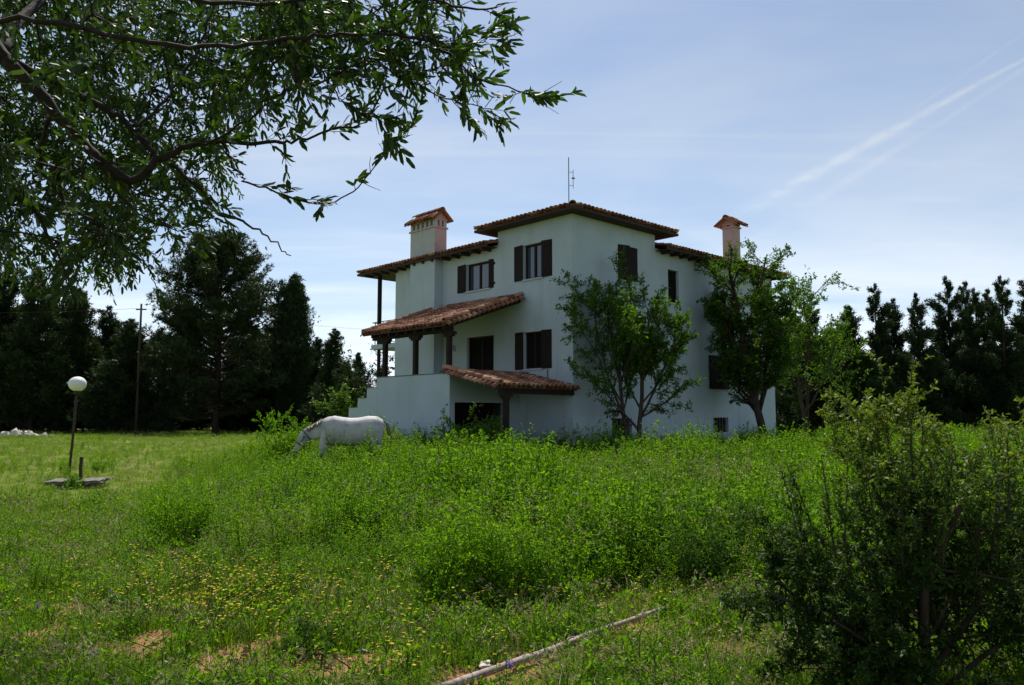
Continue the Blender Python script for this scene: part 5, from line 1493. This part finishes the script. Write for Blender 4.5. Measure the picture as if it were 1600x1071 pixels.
    hb.build('halter', grain_mat('black_webbing', (.012, .012, .014), (.03, .03, .032), 40), h)
    for s in (-1, 1):
        eb = bmesh.new(); bmesh.ops.create_uvsphere(eb, u_segments=10, v_segments=8, radius=.022); bmesh.ops.translate(eb, verts=eb.verts, vec=(1.20, s * .088, 1.055))
        ey, nt2, out2 = new_mat('horse_eye'); principled(nt2, out2, (.01, .008, .006), .1, .5)
        bm_obj('eye', eb, ey, h, True)
horse()

# ------------------------------------------------------------------ globe lamp, concrete slab
lb = at(107, 748, 20.3); lb[2] = 0; lt = at(121, 601, 20.3)
lamp = empty('globe_lamp', lb); tag(lamp, 'white globe garden lamp on a thin leaning rusty pole', 'lamp')
d = lt - lb
mb = MB(); tube(mb, smooth_path([(0, 0, -.05), d * .5 + [.012, 0, 0], d * .90], 3), [.032] * 7, 8); mb.build('pole', M['rust'], lamp, True)
mb = MB(); tube(mb, [d * .895, d * .90, d * .93, d * .94], [.05, .075, .075, .05], 14); mb.build('collar', M['rust'], lamp, True)
bmg = bmesh.new(); bmesh.ops.create_uvsphere(bmg, u_segments=32, v_segments=20, radius=.205); bmesh.ops.scale(bmg, verts=bmg.verts, vec=(1.04, 1.04, .93)); bmesh.ops.translate(bmg, verts=bmg.verts, vec=tuple(d * 1.005))
bm_obj('globe', bmg, M['globe'], lamp, True)
mb = MB(); tube(mb, [(0, 0, -.02), (0, 0, .05), (0, 0, .06)], [.07, .07, .045], 10); mb.build('foot', M['rust'], lamp)

sc_ = (gnd(78, 765) + gnd(165, 762)) / 2; sc_[2] = 0
slab = empty('concrete_slab', sc_, R(8)); tag(slab, 'cracked concrete slab lying in the grass with a short stump of pipe on it', 'slab')
def rough_slab(name, L, W, T, z, x, rx, seed):
    bm_ = bmesh.new(); bmesh.ops.create_cube(bm_, size=1); bmesh.ops.scale(bm_, verts=bm_.verts, vec=(L, W, T))
    bmesh.ops.subdivide_edges(bm_, edges=bm_.edges, cuts=5, use_grid_fill=True)
    rr = np.random.default_rng(seed)
    for v in bm_.verts: v.co += Vector(rr.normal(size=3) * np.array([.012, .012, .006]))
    o = bm_obj(name, bm_, M['concrete'], slab); o.location = (x, 0, z); o.rotation_euler = (R(3), R(rx), 0)
    return o
rough_slab('slab_piece', .60, .62, .07, .16, -.30, -2, 1); rough_slab('slab_piece', .54, .60, .07, .165, .29, -3, 2)
rough_slab('footing', .95, .48, .14, .06, 0, 0, 3)
mb = MB(); tube(mb, [(.02, .05, .20), (.01, .05, .45), (.02, .05, .69)], .036, 10); mb.build('stump_pipe', M['rust'], slab)

# ------------------------------------------------------------------ dead pole, stones, stalks
lp = [gnd(690, 1090), gnd(730, 1070), gnd(800, 1045), gnd(895, 1010), gnd(970, 985), gnd(1036, 968)]
L0 = lp[0].copy(); L0[2] = 0
pts = np.array(lp) - L0; pts[:, 2] = [.05, .055, .06, .075, .075, .085]
for q_ in range(1, 5): pts[q_, :2] = pts[0, :2] + (pts[5] - pts[0])[:2] * (q_ / 5.0)
pts[2] += [.004, -.006, 0]; pts[4] += [-.003, .005, 0]
sp = smooth_path(pts, 6); rr = np.random.default_rng(3)
mb = MB(); tube(mb, sp, np.linspace(.027, .015, len(sp)) + rr.normal(size=len(sp)) * .0012, 10)
logo = empty('dead_pole', L0); tag(logo, 'long bleached dead branch lying across the grass at the bottom', 'branch')
mb.build('stem', M['deadwood'], logo, True)
mb = MB()
for i, a in ((14, .08), (20, -.06), (26, .05)): tube(mb, [sp[i], sp[i] + [a * .5, .03, .035], sp[i] + [a, .04, .045]], [.009, .007, .004], 6)
mb.build('stub', M['deadwood'], logo, True)
def stone(px, py, s, seed, label, mat='stone', z=0.0):
    p = gnd(px, py); bm_ = bmesh.new(); bmesh.ops.create_icosphere(bm_, subdivisions=3, radius=1)
    rr = np.random.default_rng(seed); off = rr.random(3) * 50
    for v in bm_.verts:
        c = np.array(v.co); k = 1 + .35 * math.sin(c[0] * 3.1 + off[0]) * math.cos(c[1] * 2.7 + off[1]) + .18 * math.sin(c[2] * 5 + off[2] + c[0] * 4) + rr.normal() * .03
        v.co = Vector(c * k * np.array(s))
    o = bm_obj('stone', bm_, M[mat], None, False); o.location = (p[0], p[1], s[2] * .45 + z); o.rotation_euler = (0, 0, rr.random() * 6)
    tag(o, label, 'stone'); return o
stone(894, 1004, (.032, .028, .030), 1, 'pale stone resting against the middle of the bleached dead branch', z=.075)
stone(757, 1047, (.055, .035, .022), 2, 'flat pale stone left of the lower end of the bleached branch', z=.02)
stone(570, 1018, (.045, .03, .018), 3, 'pale stone at the top of the bare soil patch')
stone(790, 1000, (.03, .018, .012), 6, 'small pale flake behind the bleached branch', z=.02)
stone(200, 962, (.09, .06, .035), 4, 'reddish stone on bare soil near the purple flowers', 'redstone')
stone(88, 955, (.08, .05, .03), 5, 'flat reddish stone at the far left of the bare soil', 'redstone')
stone(545, 1060, (.06, .05, .03), 7, 'reddish clod in the bare soil near the bottom edge', 'redstone')
c0 = gnd(770, 985); c0[2] = 0
st = empty('dry_stalks', c0); tag(st, 'pale arching dry stalks with yellow buds in front of the weed clump', 'stalks')
def spt(x, y, Y): return at(x, y, Y) - c0
curves = [[(770, 1040, 5.9), (778, 990, 5.95), (800, 945, 6.0), (806, 930, 6.0)], [(752, 1030, 5.9), (745, 1010, 6.0), (725, 985, 6.05), (715, 965, 6.1)], [(775, 980, 6.2), (752, 945, 6.25), (725, 925, 6.3), (720, 897, 6.3)],
          [(800, 960, 6.1), (780, 952, 6.2), (730, 956, 6.25), (690, 955, 6.3), (672, 950, 6.3)], [(810, 985, 6.0), (800, 965, 6.05), (795, 945, 6.1)], [(860, 980, 6.0), (790, 972, 6.1), (740, 975, 6.2)], [(930, 1000, 5.7), (905, 985, 5.8), (920, 975, 5.85), (1000, 978, 6.0)]]
for cu in curves:
    mb = MB(); sp = smooth_path([spt(*c) for c in cu], 5); tube(mb, sp, np.linspace(.0042, .002, len(sp)), 5); s_ = mb.build('stalk', M['straw'], st)
    mb = MB(); tip = sp[-1]; th = np.arange(7) / 7 * 6.28
    leaves(mb, np.repeat(tip[None], 7, 0), np.stack([np.cos(th), np.sin(th), np.full(7, .6)], -1), np.tile([0, 0, 1.0], (7, 1)), .016, .012); mb.build('bud', M['yellow'], s_)
def purple(px, py, H, seed, label):
    p = gnd(px, py); rr = np.random.default_rng(seed)
    q = gnd(px, py + H * 1228 / p[1] * .0); f = empty('purple_flower', (p[0], p[1], 0)); tag(f, label, 'flower')
    mb = MB(); tube(mb, [(0, 0, 0), (.005, 0, H * .5), (.0, .005, H)], [.0028, .0024, .002], 5); mb.build('stem', M['stem'], f)
    mb = MB(); n = 26; P = np.stack([rr.normal(size=n) * .008, rr.normal(size=n) * .008, H - rr.random(n) * .05], -1); a = rr.random(n) * 6.28
    leaves(mb, P, np.stack([np.cos(a), np.sin(a), rr.uniform(0, .9, n)], -1), np.tile([0, 0, 1.0], (n, 1)), .022, .014, None, True, rr); mb.build('petals', M['purple'], f)
purple(57, 968, .12, 1, 'purple flower at the left end of the bare soil')
purple(172, 951, .14, 2, 'purple flower above the reddish stone')
purple(8, 1030, .12, 3, 'purple flower at the left picture edge')
purple(150, 1040, .10, 4, 'bluish purple flower low on the left near the bottom')
purple(136, 1040, .08, 6, 'small purple flower touching the bluish one near the bottom left')
purple(796, 1058, .10, 5, 'purple flower right at the lower end of the bleached branch')

# rubble far left
rp = gnd(30, 684); pile = empty('stone_pile', rp); tag(pile, 'low heap of pale rubble at the far left end of the lawn', 'rubble')
rr = np.random.default_rng(9)
bm_ = bmesh.new(); bmesh.ops.create_icosphere(bm_, subdivisions=2, radius=1)
for v in bm_.verts: v.co *= 1 + rr.normal() * .12
me = bpy.data.meshes.new('stone'); bm_.to_mesh(me); bm_.free(); me.materials.append(M['stone'])
for k in range(26):
    o = link('stone', me, pile); s = rr.uniform(.12, .38); xx = rr.normal() * 1.1
    o.location = (xx, rr.normal() * .5, .08 + rr.random() * .28 * math.exp(-xx * xx)); o.scale = (s, s * .8, s * .5); o.rotation_euler = tuple(rr.random(3) * 6)
# utility poles and wires
def upole(x, Y, top, label):
    p = at(x, top, Y); b = (p[0], Y, 0); f = empty('utility_pole', b); tag(f, label, 'pole')
    mb = MB(); tube(mb, [(0, 0, 0), (0, 0, p[2])], [.13, .09], 8); mb.build('post', M['bark'], f, True)
    mb = MB(); box(mb, -.45, .45, -.05, .05, p[2] - .55, p[2] - .45); mb.build('cross_arm', M['bark'], f)
    return np.array([p[0], Y, p[2] - .4])
p1 = upole(221, 68, 475, 'thin wooden utility pole left of the large pine'); p2 = np.array([at(1010, 520, 100)[0], 100, at(1010, 528, 100)[2]])
p0 = np.array([-75, 60, 11.0])
for k, dx in enumerate((-.4, .4)):
    mb = MB()
    for A_, B_ in ((p0, p1), (p1, p2)):
        t = np.linspace(0, 1, 14)[:, None]; P = A_ * (1 - t) + B_ * t; P[:, 0] += dx; P[:, 2] -= (4 * t * (1 - t))[:, 0] * .9
        tube(mb, P, .006, 4, cap=False)
    tag(mb.build('overhead_wire', M['wood']), ('left-hand', 'right-hand')[k] + ' of the two overhead wires strung from the utility pole', 'wire', 'overhead wires')
